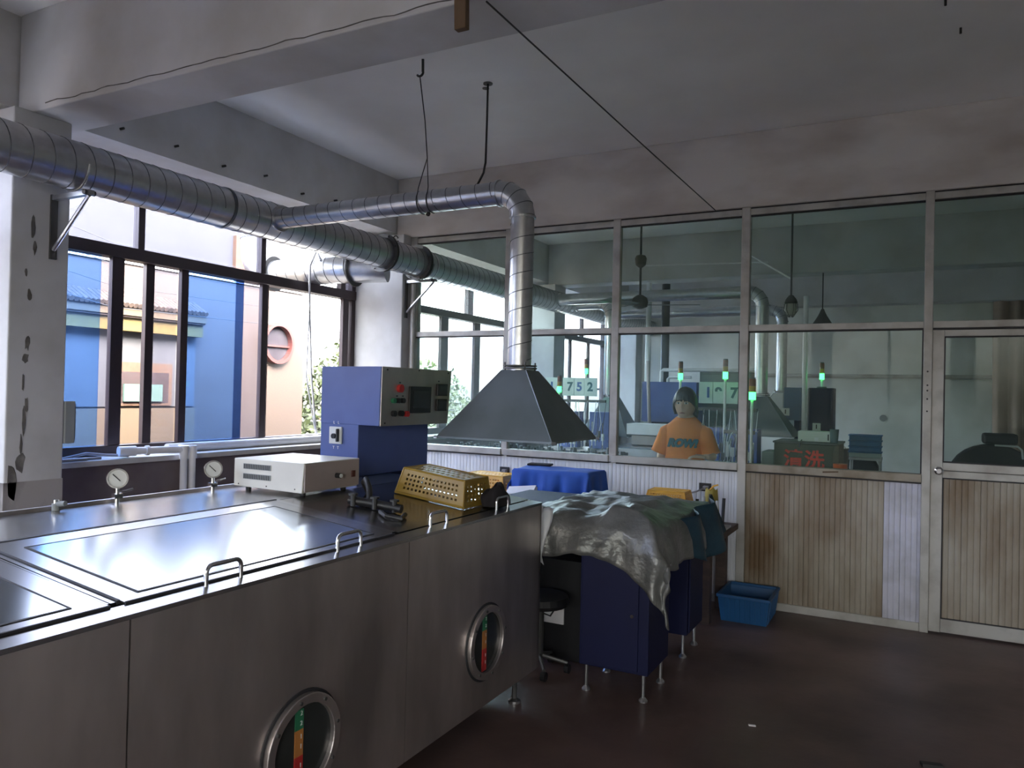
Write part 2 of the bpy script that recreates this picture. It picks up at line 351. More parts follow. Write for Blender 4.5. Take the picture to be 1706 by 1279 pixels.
for n, a, b in ((1, -.75, 2.21), (4, 9.17, 12.1), (5, -4.05, -1.07)):
    d = (b-a)/4
    window(n, a, b, [(a+d*1.3, a+d*1.3+.05), (a+d*2.6, a+d*2.6+.05)], [(a+d*k-.03, a+d*k+.03, -4.6) for k in (1, 2, 3)], [(a+.05, b-.05, M_hazy)],
           [(a+.05, a+d-.03, M_blue, -4.6), (a+d+.03, a+2*d-.03, M_hazy, -4.6), (a+2*d+.03, a+3*d-.03, M_glass, -4.6), (a+3*d+.03, b-.05, M_hazy, -4.6)])

for i, (a, b) in enumerate(FILL_WIN):  # frames and glass of the added fill windows
    wd = struct('window_%d' % (6+i), ((a+b)/2, -5.05, 1.0)); f = MB().box(a, b, -5.08, -5.02, 1.0, 1.06).box(a, b, -5.08, -5.02, 2.88, 2.94).box(a, a+.05, -5.08, -5.02, 1.0, 2.94).box(b-.05, b, -5.08, -5.02, 1.0, 2.94)
    f.build('frame', M_brown, wd); B('mullion', M_brown, wd, (a+b)/2-.03, (a+b)/2+.03, -5.07, -5.03, 1.06, 2.88); B('pane', M_tint, wd, a+.05, b-.05, -5.053, -5.047, 1.06, 2.88)
# ------------------------------------------------------------------ glazed partition and door
YP = 5.695; pt = struct('wall_back', (-2, YP, 0))
def post(x0, x1, z0, z1, dy=.03): return B('post', M_alu, pt, x0, x1, YP-dy, YP+dy, z0, z1, bevel=.004)
XS = [(-4.04, -3.97), (-3.065, -3.01), (-2.10, -2.04), (-1.108, -1.048), (.07, .122), (1.11, 1.17), (2.25, 2.30), (3.44, 3.5)]
for i, (a, b) in enumerate(XS): post(a, b, 0 if i in (0, 3, 4, 5, 7) else .973, 2.885, .036 if i in (3, 4) else .03)
for (x0, x1) in zip([q[1] for q in XS[:-1]], [q[0] for q in XS[1:]]):
    dr = abs(x0-.122) < .01
    B('top_rail', M_alu, pt, x0, x1, YP-.026, YP+.026, 2.83, 2.875, bevel=.003); B('seal', M_gasket, pt, x0, x1, YP-.02, YP+.02, 2.875, 2.886)
    B('transom', M_alu, pt, x0, x1, YP-.028, YP+.028, 1.985, 2.03, bevel=.003); B('seal', M_gasket, pt, x0, x1, YP-.02, YP+.02, 1.975, 1.985)
    B('seal', M_gasket, pt, x0, x1, YP-.012, YP+.012, 2.82, 2.83)
    B('pane', M_dusty, pt, x0, x1, YP-.003, YP+.003, 2.03, 2.82)
    if not dr:
        B('pane', M_dustier if x0 < -1.1 else M_dusty, pt, x0, x1, YP-.003, YP+.003, 1.026, 1.975)
        B('seal', M_gasket, pt, x1-.008, x1, YP-.02, YP+.012, 1.03, 1.975)
        B('sill_rail', M_alu if x0 < -1.1 else M_alud, pt, x0-(.03 if x0 < -1.2 else 0), x1, YP-.045, YP+.04, .973, 1.026, bevel=.004); B('seal', M_gasket, pt, x0, x1, YP-.03, YP+.03, .962, .973)
        B('base_rail', M_alu, pt, x0, x1, YP-.03, YP+.03, 0, .055, bevel=.004)
# ribbed boards below the sill rail, one object per board
def board(x0, x1, m, parent, z0=.055, z1=.965, y=YP):
    n = 3; prof = []; w_ = (x1-x0)/n
    for k in range(n):
        a = x0+k*w_; prof += [(a+.0006, -.0128), (a+w_*.13, -.0155), (a+w_*.5, -.0165), (a+w_*.87, -.0155), (a+w_-.0006, -.0128)]
    vs = []; 
    for (x, d) in prof: vs += [(x, y+d, z0), (x, y+d, z1)]
    k = len(prof); vs += [(x1, y+.015, z0), (x1, y+.015, z1), (x0, y+.015, z0), (x0, y+.015, z1)]
    N = k+2
    fs = [(2*i, 2*((i+1) % N), 2*((i+1) % N)+1, 2*i+1) for i in range(N)]
    return MB().add(vs, fs).build('board', m, parent)
x = -3.97
while x < -1.115:
    board(x, min(x+.1, -1.108), M_panelw, pt); x += .1
x = -1.048
while x < .065:
    board(x, min(x+.1, .07), M_panelb if x < -.16 else M_panell, pt); x += .1
for k in range(22): board(1.17+k*.1, 1.27+k*.1, M_panelb, pt)
d = struct('door_1', (.6, YP, 0)); DL = 1.11
for (a, b) in ((.122, .19), (1.04, DL)): B('stile', M_alu, d, a, b, YP-.022, YP+.022, .012, 1.972, bevel=.003)
B('rail', M_alu, d, .19, 1.04, YP-.022, YP+.022, 1.93, 1.972, bevel=.003); B('rail', M_alu, d, .19, 1.04, YP-.024, YP+.022, 1.06, 1.11, bevel=.003)
B('rail', M_alu, d, .19, 1.04, YP-.024, YP+.022, 1.012, 1.057, bevel=.003); B('rail', M_alu, d, .19, 1.04, YP-.022, YP+.022, .015, .10, bevel=.003)
for (x0, x1, z0, z1) in ((.19, 1.04, 1.922, 1.93), (.19, 1.04, 1.11, 1.118), (.19, 1.04, 1.004, 1.012), (.19, 1.04, .1, .108), (.19, .197, 1.118, 1.922), (.19, .197, .108, 1.004), (1.033, 1.04, 1.118, 1.922), (1.033, 1.04, .108, 1.004)):
    B('seal', M_gasket, d, x0, x1, YP-.02, YP+.01, z0, z1)
B('pane', M_dusty, d, .197, 1.033, YP-.003, YP+.003, 1.118, 1.922)
for k in range(8): board(.197+k*.1045, .197+(k+1)*.1045, M_panelb, d, .108, 1.004)
kn = MB(); kn.cyl((.168, YP-.022, 1.058), (.168, YP-.028, 1.058), .026, 20); kn.cyl((.168, YP-.028, 1.058), (.168, YP-.05, 1.058), .011, 12)
kn.tube([(.168, YP-.048, 1.058), (.168, YP-.056, 1.058), (.168, YP-.072, 1.058), (.168, YP-.083, 1.058)], [.014, .024, .026, .015], 18)
kn.build('knob', M_chrome, d, smooth=40)
for i, zz in enumerate((1.70, 1.61, 1.575, 1.52, 1.44)):
    MB().cyl((.096, YP-.0375, zz), (.096, YP-.035, zz), .006, 8).build('screw_hole', M_gasket, pt)
mb = MB().obox((-.48, YP-.047, 1.005), (.05, 0, .004), (0, .003, 0), (0, .0, .005)); tag(mb.build('wood_splinter', M_woodb, pt), None)
for (x, z) in ((-3.03, .842), (-1.34, .832)):
    o = thing('wall_socket', 'black socket with a grey plug low on the partition, %s' % ('by the tipped yellow crates' if x < -2 else 'right of the small yellow crate'), 'socket', (x, YP-.02, z))
    B('plate', M_black, o, x-.045, x+.045, YP-.026, YP-.017, z-.03, z+.03, bevel=.003); B('plug', M_cable, o, x-.01, x+.03, YP-.06, YP-.026, z-.018, z+.012, bevel=.005)
    MB().tube([(x, YP-.06, z-.005), (x-.05, YP-.085, z-.03), (x-.14, YP-.09, z-.06), (x-.22, YP-.07, z-.12)], .006, 8).build('cord', M_cable, o, smooth=1)

# ------------------------------------------------------------------ ducts
XD, ZD, RD = -3.87, 2.627, .125
dm = thing('main_duct', 'large spiral galvanised duct running along the window wall under the ceiling', 'duct', (XD, 3, ZD))
MB().tube([(XD, -4.9, ZD), (XD, 12.3, ZD)], RD, 40).build('pipe', M_galv, dm, smooth=40)
MB().tube(helix((XD, -.5, ZD), (XD, 3.3, ZD), RD, .105, 24), .0032, 6).build('spiral_seam', M_seam, dm, smooth=1)
MB().tube(helix((XD, 3.45, ZD), (XD, 12.2, ZD), RD, .105, 24), .0032, 6).build('spiral_seam', M_seam, dm, smooth=1)
for y in (3.38,): MB().ring((XD, y, ZD), (0, 1, 0), RD-.002, RD+.006, .02, 40).build('joint_band', M_seam, dm)
for y in (5.02, 5.52):
    MB().ring((XD, y, ZD), (0, 1, 0), RD-.002, RD+.032, .012, 40).ring((XD, y+.022, ZD), (0, 1, 0), RD-.002, RD+.032, .01, 40).build('flange', M_flange, dm)
    for k in range(8):
        a = 2*PI*k/8+.3; MB().cyl((XD+math.cos(a)*(RD+.018), y-.018, ZD+math.sin(a)*(RD+.018)), (XD+math.cos(a)*(RD+.018), y+.04, ZD+math.sin(a)*(RD+.018)), .006, 6).build('bolt', M_flange, dm)
def branch(y, xv, zb, label, hood=None, r=.066, fine=True):
    o = thing('branch_duct', label, 'duct', (xv, y, ZD))
    R = .15; pts = [(XD+RD*.6, y, ZD), (xv-R, y, ZD)]
    MB().tube(pts, r, 28).build('horizontal_pipe', M_galv, o, smooth=40)
    el = MB(); st = arc((xv-R, y, ZD-R), PI/2, 0, R, (1, 0, 0), (0, 0, 1), 4)        # segmented (lobster-back) elbow
    el.tube([V(st[0])-V((.0, 0, 0))]+[V(p) for p in st[1:]], r*1.05, 28); el.build('elbow', M_galv, o, smooth=20)
    for p, ax in ((st[0], (1, 0, 0)), (st[-1], (0, 0, 1))):
        MB().ring(p, ax, r*.95, r*1.14, .012, 28).build('elbow_band', M_galv, o)
    for k in (1, 2, 3):
        t = (st[k+1]-st[k-1]); MB().ring(st[k], t, r*1.0, r*1.075, .004, 28).build('elbow_seam', M_seam, o)
    MB().tube([(xv, y, ZD-R), (xv, y, zb)], r, 28).build('drop_pipe', M_galv, o, smooth=40)
    if fine:
        MB().tube(helix((XD+RD+.03, y, ZD), (xv-R-.02, y, ZD), r, .098), .0025, 6).build('spiral_seam', M_seam, o, smooth=1)
        MB().tube(helix((xv, y, ZD-R-.04), (xv, y, zb+.03), r, .098), .0025, 6).build('spiral_seam', M_seam, o, smooth=1)
    MB().ring((XD+RD-.004, y, ZD), (1, 0, 0), r, r*1.28, .012, 28).build('collar', M_galv, o)
    return o
def hood(xv, y, zt, zb, hx, hy, label, m=M_hood, group=None):
    o = thing('extractor_hood', label, 'hood', (xv, y, zb), group); q = .075
    T = [(xv-q, y-q, zt), (xv+q, y-q, zt), (xv+q, y+q, zt), (xv-q, y+q, zt)]; Bq = [(xv-hx, y-hy, zb+.02), (xv+hx, y-hy, zb+.02), (xv+hx, y+hy, zb+.02), (xv-hx, y+hy, zb+.02)]
    mb = MB().add(T+Bq, [(0, 1, 5, 4), (1, 2, 6, 5), (2, 3, 7, 6), (3, 0, 4, 7)]); mb.build('canopy', m, o, thick=.003)
    s = MB()
    for (a, b) in ((0, 1), (1, 2), (2, 3), (3, 0)):
        p, r_ = V(Bq[a]), V(Bq[b]); c = (p+r_)/2; u = (r_-p)/2; n_ = V((u.y, -u.x, 0)).normalized()
        s.obox(c+V((0, 0, -.004)), u*1.01, n_*.003, (0, 0, .005)); 
    s.build('rim', m, o)
    e = MB()
    for k in range(4): e.tube([T[k], Bq[k]], .0035, 6)
    e.build('edge_seam', M_hood, o)
    MB().ring((xv, y, zt+.012), (0, 0, 1), .05, .094, .008, 28).ring((xv, y, zt+.026), (0, 0, 1), .05, .094, .006, 28).build('flange', M_flange, o)
    MB().cyl((xv, y, zt-.005), (xv, y, zt+.012), .078, 24).build('neck', M_galv, o, smooth=40)
    for k in range(4):
        a = PI/4+k*PI/2; MB().cyl((xv+math.cos(a)*.088, y+math.sin(a)*.088, zt-.006), (xv+math.cos(a)*.088, y+math.sin(a)*.088, zt+.045), .005, 6).build('bolt', M_flange, o)
    for k in range(4):
        MB().cyl(V(Bq[k])+V((0, 0, -.005)), V(Bq[k])+V((.02 if k in (1, 2) else -.02, 0, -.005)), .008, 6).build('corner_clip', M_galv, o)
    return o
branch(3.76, -1.93, 1.65, 'thin spiral duct running across to the near hood and turning down through a segmented elbow')
hood(-1.93, 3.77, 1.624, 1.235, .342, .30, 'large dark grey pyramid extractor hood hanging over the covered work desk')
branch(8.32, -1.40, 1.55, 'thin duct behind the glass dropping to the hood beside the brightest green lamp', fine=False)
hood(-1.40, 8.32, 1.52, 1.10, .36, .3, 'greenish grey hood behind the glass beside the brightest green lamp')
branch(10.1, -1.454, 1.6, 'farthest thin duct in the back room, lower of the two turning down', fine=False)
hood(-1.454, 10.1, 1.57, 1.15, .34, .3, 'farthest hood in the back room, half hidden behind the nearer one', M_beige)
branch(8.87, -3.30, 1.5, 'short duct close to the windows in the back room dropping to the leftmost hood', fine=False)
hood(-3.26, 8.87, 1.47, .99, .30, .28, 'blue grey hood in the back room nearest the windows', M_hood)
# outlet duct through the window
o = thing('outlet_duct', 'bright spiral duct leaving the main duct through the open upper window', 'duct', (-4.6, 5.02, 2.51))
MB().tube([(XD-.08, 5.2, 2.53), (-4.25, 5.07, 2.52), (-5.06, 5.0, 2.51)], .118, 32).build('pipe', M_galv, o, smooth=40)
MB().tube(helix((-4.22, 5.07, 2.52), (-5.0, 5.005, 2.51), .118, .1), .0028, 6).build('spiral_seam', M_seam, o, smooth=1)
MB().ring((-5.05, 5.0, 2.51), (1, .08, 0), .1, .155, .03, 32).build('flange', M_flange, o)
MB().ring((-4.2, 5.08, 2.52), (1, .1, 0), .115, .15, .012, 32).build('collar', M_flange, o)
MB().tube(arc((-5.06, 5.0, 2.75), -PI/2, -PI, .24, (1, 0, 0), (0, 0, 1), 5)+[V((-5.3, 5.0, 4.2))], .12, 28).build('outdoor_riser', M_galv, o, smooth=30)
MB().tube(helix((-5.3, 5, 2.8), (-5.3, 5, 4.2), .12, .07), .006, 6).build('riser_seam', M_seam, o, smooth=1)
# brackets
for (y, lab) in ((2.42, 'steel bracket on the flaking left pillar holding up the main duct'), (5.60, 'steel bracket on the far pillar beside the partition holding the main duct')):
    o = thing('duct_bracket', lab, 'bracket', (-4.03, y, 2.3))
    B('leg', M_flange, o, -4.04, -4.028, y-.018, y+.018, 2.15, 2.49); B('arm', M_galv, o, -4.03, -3.72, y-.016, y+.016, 2.462, 2.486)
    MB().tube([(-4.03, y, 2.2), (-3.74, y, 2.462)], .011, 8).build('brace', M_galv, o)
    MB().tube(arc((XD, y, ZD), -PI*.95, PI*.0-.05, RD+.006, (1, 0, 0), (0, 0, 1), 14), .006, 6).build('strap', M_galv, o)
    MB().cyl((-3.74, y-.03, 2.474), (-3.74, y+.03, 2.474), .014, 8).build('bolt', M_flange, o)
# hangers
o = thing('duct_hanger', 'thin twisted wire from a ceiling hook looped under the branch duct', 'wire', (-2.57, 3.76, ZD))
MB().tube([(-2.545, 3.64, CE), (-2.55, 3.65, 3.36)], .008, 6).tube(arc((-2.57, 3.65, 3.36), 0, -2.6, .022, (1, 0, 0), (0, 0, 1), 8), .007, 6).build('ceiling_hook', M_wire, o)
MB().tube([(-2.57, 3.65, 3.335), (-2.575, 3.72, 3.1), (-2.58, 3.76, 2.89)], .0035, 6).build('wire', M_wire, o)
for (x, s) in ((-2.605, -1), (-2.535, 1)):
    MB().tube([V((-2.58, 3.76, 2.89)), V((x, 3.76-.05, 2.70))]+arc((x, 3.76, ZD), PI*.8, PI*1.6, .07, (0, 1, 0), (0, 0, 1), 8), .003, 6).build('loop', M_wire, o)
MB().cyl((-2.56, 3.75, 2.545), (-2.56, 3.76, 2.56), .012, 8).build('knot', M_wire, o)
o = thing('hanger_rod', 'straight black rod hanging from the ceiling to the branch duct near its elbow', 'rod', (-2.2, 3.8, 3))
MB().tube([(-2.37, 4.1, CE), (-2.29, 3.96, 3.1), (-2.235, 3.86, 2.85), (-2.23, 3.83, 2.78), (-2.25, 3.79, 2.695)], .0065, 8).build('rod', M_wire, o)
MB().cyl((-2.37, 4.1, CE-.006), (-2.37, 4.1, CE), .03, 12).build('ceiling_plate', M_bare, o)
tag(MB().cyl((-2.42, 4.16, CE-.004), (-2.42, 4.16, CE), .022, 10).build('drill_hole_plug', M_bare, None), 'small dark plug in the ceiling beside the black rod', 'ceiling plug')
tag(MB().tube([(-1.354, 2.318, 2.885), (-1.335, 4, 2.888), (-1.302, 5.70, 2.886)], .0035, 6).build('steel_wire', M_wire, None), 'long thin wire stretched from the near beam to the top of the partition', 'wire')
o = tag(MB().hexa([(-1.463, 2.28, 2.79), (-1.415, 2.28, 2.79), (-1.415, 2.308, 2.79), (-1.463, 2.308, 2.79)], [(-1.47, 2.28, 3.0), (-1.42, 2.28, 3.0), (-1.42, 2.308, 3.0), (-1.47, 2.308, 3.0)]).build('wood_batten', M_woodb, None, bevel=.003), 'short rough brown wooden batten nailed to the near ceiling beam', 'batten')
for i, (x, z, lab) in enumerate(((-1.19, 2.94, 'dark bent hook on the near beam right of the wooden batten'), (-1.66, 2.97, 'dark bent hook on the near beam left of the wooden batten'))):
    tag(MB().tube([(x, 2.31, z+.02), (x, 2.28, z+.02)]+arc((x, 2.28, z), PI/2, -PI, .018, (0, -.4, 0), (0, 0, 1), 8), .004, 6).build('beam_hook', M_wire, None), lab, 'hook')
for i, (x, y) in enumerate(((-.05, 3.25), (.02, 3.55), (.08, 3.85), (.12, 4.15), (.2, 4.5))):
    tag(MB().cyl((x, y, CE-.03), (x, y, CE), .006, 6).build('ceiling_nail', M_wire, None), ('nearest', 'second', 'middle', 'fourth', 'farthest')[i]+' small dark nail of the row along the ceiling at right', 'nail', 'nails in the ceiling')

# ------------------------------------------------------------------ stainless cleaning machine
XF, ZT, XK, XB, SLO = -1.63, .955, -2.31, -2.775, .1155          # front, front-edge height, top of the slope, rear
SL = lambda x: ZT+SLO*(XF-max(x, XK))                             # the cover slopes up to the rear deck
mc = thing('cleaning_line', 'long stainless steel tank machine with sloping lidded top and round portholes in the foreground', 'machine', (-2.2, 2, 0))
def slab(name, m, par, x0, x1, y0, y1, d0, d1, bevel=0):
    z = lambda x, d: SL(x)+d
    return MB().hexa([(x0, y0, z(x0, d0)), (x1, y0, z(x1, d0)), (x1, y1, z(x1, d0)), (x0, y1, z(x0, d0))], [(x0, y0, z(x0, d1)), (x1, y0, z(x1, d1)), (x1, y1, z(x1, d1)), (x0, y1, z(x0, d1))]).build(name, m, par, bevel=bevel)
ysec = [-1.08, .055, 1.187, 2.32, 3.453]
for a, b in zip(ysec[:-1], ysec[1:]):
    B('front_panel', M_ss, mc, XF-.02, XF, a+.0025, b-.0025, .13, ZT-.003)
pf = [(XB+.02, .14), (XF-.021, .14), (XF-.021, SL(XF)-.02), (XK, SL(XK)-.02), (XB+.02, SL(XK)-.02)]
def prism(name, m, par, pr, y0, y1):
    n = len(pr); return MB().add([(x, y0, z) for x, z in pr]+[(x, y1, z) for x, z in pr], [tuple(range(n)), tuple(range(2*n-1, n-1, -1))]+[(k, n+k, n+(k+1) % n, (k+1) % n) for k in range(n)]).build(name, m, par)
prism('body', M_groove, mc, pf, ysec[0]+.01, 3.44)
prism('end_panel', M_ss, mc, [(XB, .13), (XF, .13), (XF, SL(XF)-.003), (XK, SL(XK)-.003), (XB, SL(XK)-.003)], 3.443, 3.456); B('rear_panel', M_ss, mc, XB, XB+.015, ysec[0], 3.45, .13, SL(XB)-.003)
slab('rear_deck', M_sstop, mc, XB, XK-.006, ysec[0], 3.455, -.012, 0)
slab('rear_lip', M_ss, mc, XB-.012, XB+.004, ysec[0], 3.455, -.02, .014)
slab('front_lip', M_sstop, mc, -1.689, XF+.003, ysec[0], 3.455, -.012, 0)
for i, (a, b) in enumerate(zip(ysec[:-1], ysec[1:])):
    if i == 3:
        slab('deck_plate', M_deck, mc, XK, -1.703, a+.03, b, -.012, 0); slab('deck_strip', M_sstop, mc, XK, -1.71, a-.012, a+.022, -.012, .004)
        continue
    a_, b_ = a+.03, b-.010; f0, f1 = .068, .075
    l = slab('lid', M_sstop, mc, XK+.004, -1.695, a_, b_, -.01, .004)
    slab('lid_sheet', M_lid, l, XK+.09, -1.738, a_+f0, b_-f1, .001, .0055)
    X0, X1 = XK+.09, -1.738
    for (u0, u1, v0, v1) in ((X0-.007, X0+.001, a_+f0, b_-f1), (X1-.001, X1+.006, a_+f0, b_-f1), (X0-.007, X1+.006, a_+f0-.006, a_+f0+.001), (X0-.007, X1+.006, b_-f1-.001, b_-f1+.006), (XK-.006, XK+.006, a_-.01, b_+.02), (XK, -1.71, a_-.010, a_-.001), (-1.695, -1.690, a_, b_)):
        slab('gasket', M_groove, l, u0, u1, v0, v1, -.004, .0058)
    slab('cross_strip', M_sstop, mc, XK, -1.71, b-.007, b-.001, -.012, .003); slab('cross_strip', M_sstop, mc, XK, -1.71, b+.003, b+.018, -.012, .003)
def handle(x, y0, y1):
    h = .055; z0 = SL(x)
    p = [V((x, y0, z0))]+arc((x, y0+.02, z0+h-.02), PI, PI/2, .02, (0, 1, 0), (0, 0, 1), 5)+arc((x, y1-.02, z0+h-.02), PI/2, 0, .02, (0, 1, 0), (0, 0, 1), 5)+[V((x, y1, z0))]
    MB().tube(p, .0065, 10).build('handle', M_chrome, mc, smooth=40)
for (y0, y1) in ((.30, .41), (.78, .89), (1.44, 1.56), (1.97, 2.09), (2.52, 2.64), (3.06, 3.17)): handle(-1.672, y0, y1)
for yc in (.644, 1.777, 2.91):
    zc = .41
    MB().ring((XF+.001, yc, zc), (1, 0, 0), .158, .168, .006, 48).build('porthole_weld', M_groove, mc)
    pr = MB().ring((XF+.010, yc, zc), (1, 0, 0), .128, .158, .022, 48).build('porthole_ring', M_ss, mc, bevel=.003)
    for k in range(8):
        a = 2*PI*k/8+.2; MB().cyl((XF+.02, yc+math.cos(a)*.143, zc+math.sin(a)*.143), (XF+.025, yc+math.cos(a)*.143, zc+math.sin(a)*.143), .006, 8).build('rivet', M_flange, pr)
    MB().cyl((XF-.001, yc, zc), (XF+.004, yc, zc), .131, 40).build('porthole_glass', M_screen, mc)
    for (z0, z1, m, nm) in ((zc+.055, zc+.115, M_green, 'green_band'), (zc-.025, zc+.055, M_amber, 'amber_band'), (zc-.12, zc-.025, M_red, 'red_band')):
        g = B(nm, m, mc, XF+.004, XF+.007, yc-.035, yc+.0, z0, z1)
        for dz in (.018, -.012): text('2' if m is M_green else '1', .02, M_gauge, g, at(XF+.0078, yc-.010, (z0+z1)/2+dz, SIDE), name='digit')
for (x, y) in ((XF-.05, 3.30), (XF-.05, .2), (XF-.05, 1.75), (XB+.06, 3.35), (XB+.06, .2)):
    MB().cyl((x, y, .02), (x, y, .14), .012, 10).build('leg', M_flange, mc); MB().lathe([(.03, 0), (.03, .012), (.014, .022)], (x, y, 0), 14).build('foot', M_galv, mc)
ZD_ = SL(XB)
for (y, big, lab) in ((1.685, 0, 'small capped valve on the rear edge of the steel machine, nearest the camera'), (1.925, 1, 'steel pressure gauge on the machine edge in front of the left pillar'), (2.385, 1, 'steel pressure gauge on the machine edge beside the beige power box')):
    x = XB+.03; o = thing('pressure_gauge' if big else 'capped_valve', lab, 'gauge' if big else 'valve', (x, y, ZD_))
    if big:
        MB().cyl((x, y, ZD_+.0005), (x, y, ZD_+.06), .009, 12).box(x-.012, x+.012, y-.017, y+.017, ZD_+.018, ZD_+.036).build('stem', M_chrome, o, smooth=40)
        MB().tube([(x, y, ZD_+.043), (x+.01, y+.03, ZD_+.045), (x+.01, y+.06, ZD_+.05)], .005, 8).build('lever', M_chrome, o)
        ax = V((.80, -.55, .12)).normalized(); c = V((x, y, ZD_+.095))
        MB().cyl(c-ax*.016, c+ax*.014, .038, 28).build('case', M_chrome, o, smooth=40)
        MB().ring(c+ax*.016, ax, .033, .039, .007, 28).build('bezel', M_chrome, o)
        MB().cyl(c+ax*.014, c+ax*.0155, .033, 28).build('dial', M_gauge, o)
        u = ax.cross(V((0, 0, 1))).normalized(); v = u.cross(ax)
        MB().tube([c+ax*.017-u*.010-v*.010, c+ax*.017+u*.017+v*.017], .0018, 6).build('needle', M_wire, o)
    else:
        MB().cyl((x, y, ZD_+.0005), (x, y, ZD_+.026), .014, 14).tube([(x, y, ZD_+.024), (x+.04, y+.01, ZD_+.028)], .010, 12).build('body', M_grille, o, smooth=40)
        MB().cyl((x, y, ZD_+.026), (x, y, ZD_+.04), .010, 12).build('cap', M_chrome, o)

# beige power box
X0, X1, Y0, Y1, Z0, Z1 = -2.70, -2.284, 2.464, 2.83, 1.048, 1.1775
o = thing('power_box', 'beige steel generator box with two slotted grilles standing on the steel machine', 'power box', ((X0+X1)/2, (Y0+Y1)/2, ZD_))
MB().hexa([(X0, Y0, Z0+.006), (X1-.010, Y0, Z0), (X1-.010, Y1, Z0), (X0, Y1, Z0+.006)], [(X0, Y0, Z1), (X1, Y0, Z1), (X1, Y1, Z1), (X0, Y1, Z1)]).build('case', M_beige, o, bevel=.003)
B('front_plate', M_pinkpl, o, X1-.004, X1+.003, Y0+.004, Y1-.004, Z0+.006, Z1-.004, bevel=.002)
for (z0, z1) in ((1.133, 1.157), (1.089, 1.113)):
    g = B('grille', M_grille, o, X0+.06, X0+.225, Y0-.003, Y0+.002, z0, z1)
    for k in range(15): B('slot', M_groove, g, X0+.065+k*.0106, X0+.0695+k*.0106, Y0-.0045, Y0-.003, z0+.002, z1-.002)
ky = Y0+(3.02-2.789)*.8835; MB().cyl((X1+.003, ky, 1.11), (X1+.028, ky, 1.11), .012, 16).build('knob', M_black, o, smooth=40); MB().cyl((X1+.028, ky, 1.11), (X1+.032, ky, 1.11), .009, 16).build('knob_cap', M_gauge, o)
B('rocker_switch', M_redd, o, X1+.002, X1+.009, Y0+.305, Y0+.33, 1.094, 1.124, bevel=.002)
for (x, y) in ((X0+.05, Y0+.04), (X1-.05, Y0+.05), (X0+.05, Y1-.05), (X1-.05, Y1-.05)): MB().cyl((x, y, SL(x)+.0005), (x, y, Z0+.008), .012, 10).build('foot', M_black, o)
for x in (X0+.03, X0+.20, X1-.05): MB().cyl((x, Y0-.002, Z0+.016), (x, Y0+.001, Z0+.016), .003, 6).build('screw', M_black, o)

# blue control console
o = thing('control_console', 'blue control console with a tilted steel operator panel at the machine end', 'control console', (-2.7, 3.53, 0))
CX0, CX1, CY0, CY1 = -2.855, -2.595, 3.2, 3.86
B('column', M_bluep, o, CX0, CX1, CY0, CY1, 1.0345, 1.32, bevel=.004); B('plinth', M_bluedk, o, CX0, CX1, 3.47, CY1, 0, 1.0345)
MB().hexa([(CX0, CY0-.002, 1.31), (-2.458, CY0-.002, 1.308), (-2.458, 3.845, 1.308), (CX0, 3.845, 1.31)], [(CX0, CY0-.002, 1.62), (-2.452, CY0-.002, 1.622), (-2.452, 3.875, 1.622), (CX0, 3.875, 1.62)]).build('head', M_bluep, o, bevel=.004)
PN = lambda u, v, dx=0: V((-2.449-.006*v+dx, CY0+.66*u, 1.622-.314*v))
MB().hexa([PN(-.003, 1, 0), PN(-.003, 1, .006), PN(.978, 1, .006), PN(.978, 1, 0)], [PN(-.003, 0, 0), PN(-.003, 0, .006), PN(1.02, 0, .006), PN(1.02, 0, 0)]).build('operator_panel', M_panel, o, bevel=.002)
def onpanel(nm, m, u0, u1, v0, v1, d0, d1, par=o, bev=.002):
    a = [PN(u0, v1, d0), PN(u0, v1, d1), PN(u1, v1, d1), PN(u1, v1, d0)]; b = [PN(u0, v0, d0), PN(u0, v0, d1), PN(u1, v0, d1), PN(u1, v0, d0)]
    return MB().hexa(a, b).build(nm, m, par, bevel=bev)
s = onpanel('touch_screen', M_black, .36, .675, .32, .79, .006, .018); onpanel('display', M_screen, .41, .645, .39, .70, .018, .020, s, 0)
for v0 in (.26, .54): 
    s = onpanel('meter', M_black, .77, .93, v0, v0+.22, .006, .02); onpanel('meter_face', M_screen, .79, .91, v0+.03, v0+.19, .02, .022, s, 0)
for (u, v, m, r) in ((.225, .36, M_red, .022), (.14, .57, M_green, .014), (.20, .57, M_black, .014), (.265, .57, M_black, .014), (.15, .79, M_black, .016), (.25, .79, M_black, .016), (.325, .80, M_red, .016)):
    p = PN(u, v); k = MB().cyl(p+V((.006, 0, 0)), p+V((.026, 0, 0)), r, 16).build('push_button', m, o, smooth=40)
for (u, v) in ((.06, .05), (.5, .03), (.96, .05), (.05, .95)): p = PN(u, v); MB().cyl(p+V((.006, 0, 0)), p+V((.009, 0, 0)), .005, 8).build('screw', M_black, o)
for (u, v) in ((.225, .25), (.19, .48), (.27, .48), (.80, .2)): onpanel('label_plate', M_black, u, u+.022, v, v+.022, .006, .007, o, 0)
s = B('isolator_switch', M_gauge, o, -2.785, -2.700, CY0-.012, CY0-.001, 1.203, 1.295, bevel=.003); B('switch_lever', M_black, s, -2.725, -2.713, CY0-.03, CY0-.012, 1.215, 1.285, bevel=.003); MB().cyl((-2.748, CY0-.012, 1.245), (-2.748, CY0-.024, 1.245), .014, 12).build('switch_hub', M_black, s)
for (x, z, t) in ((-2.757, 1.317, 'L'), (-2.727, 1.317, 'L'), (-2.757, 1.182, 'T'), (-2.727, 1.182, 'T')): text(t, .022, M_paper, s, at(x, CY0-.0045, z, FRONT), name='terminal_mark')
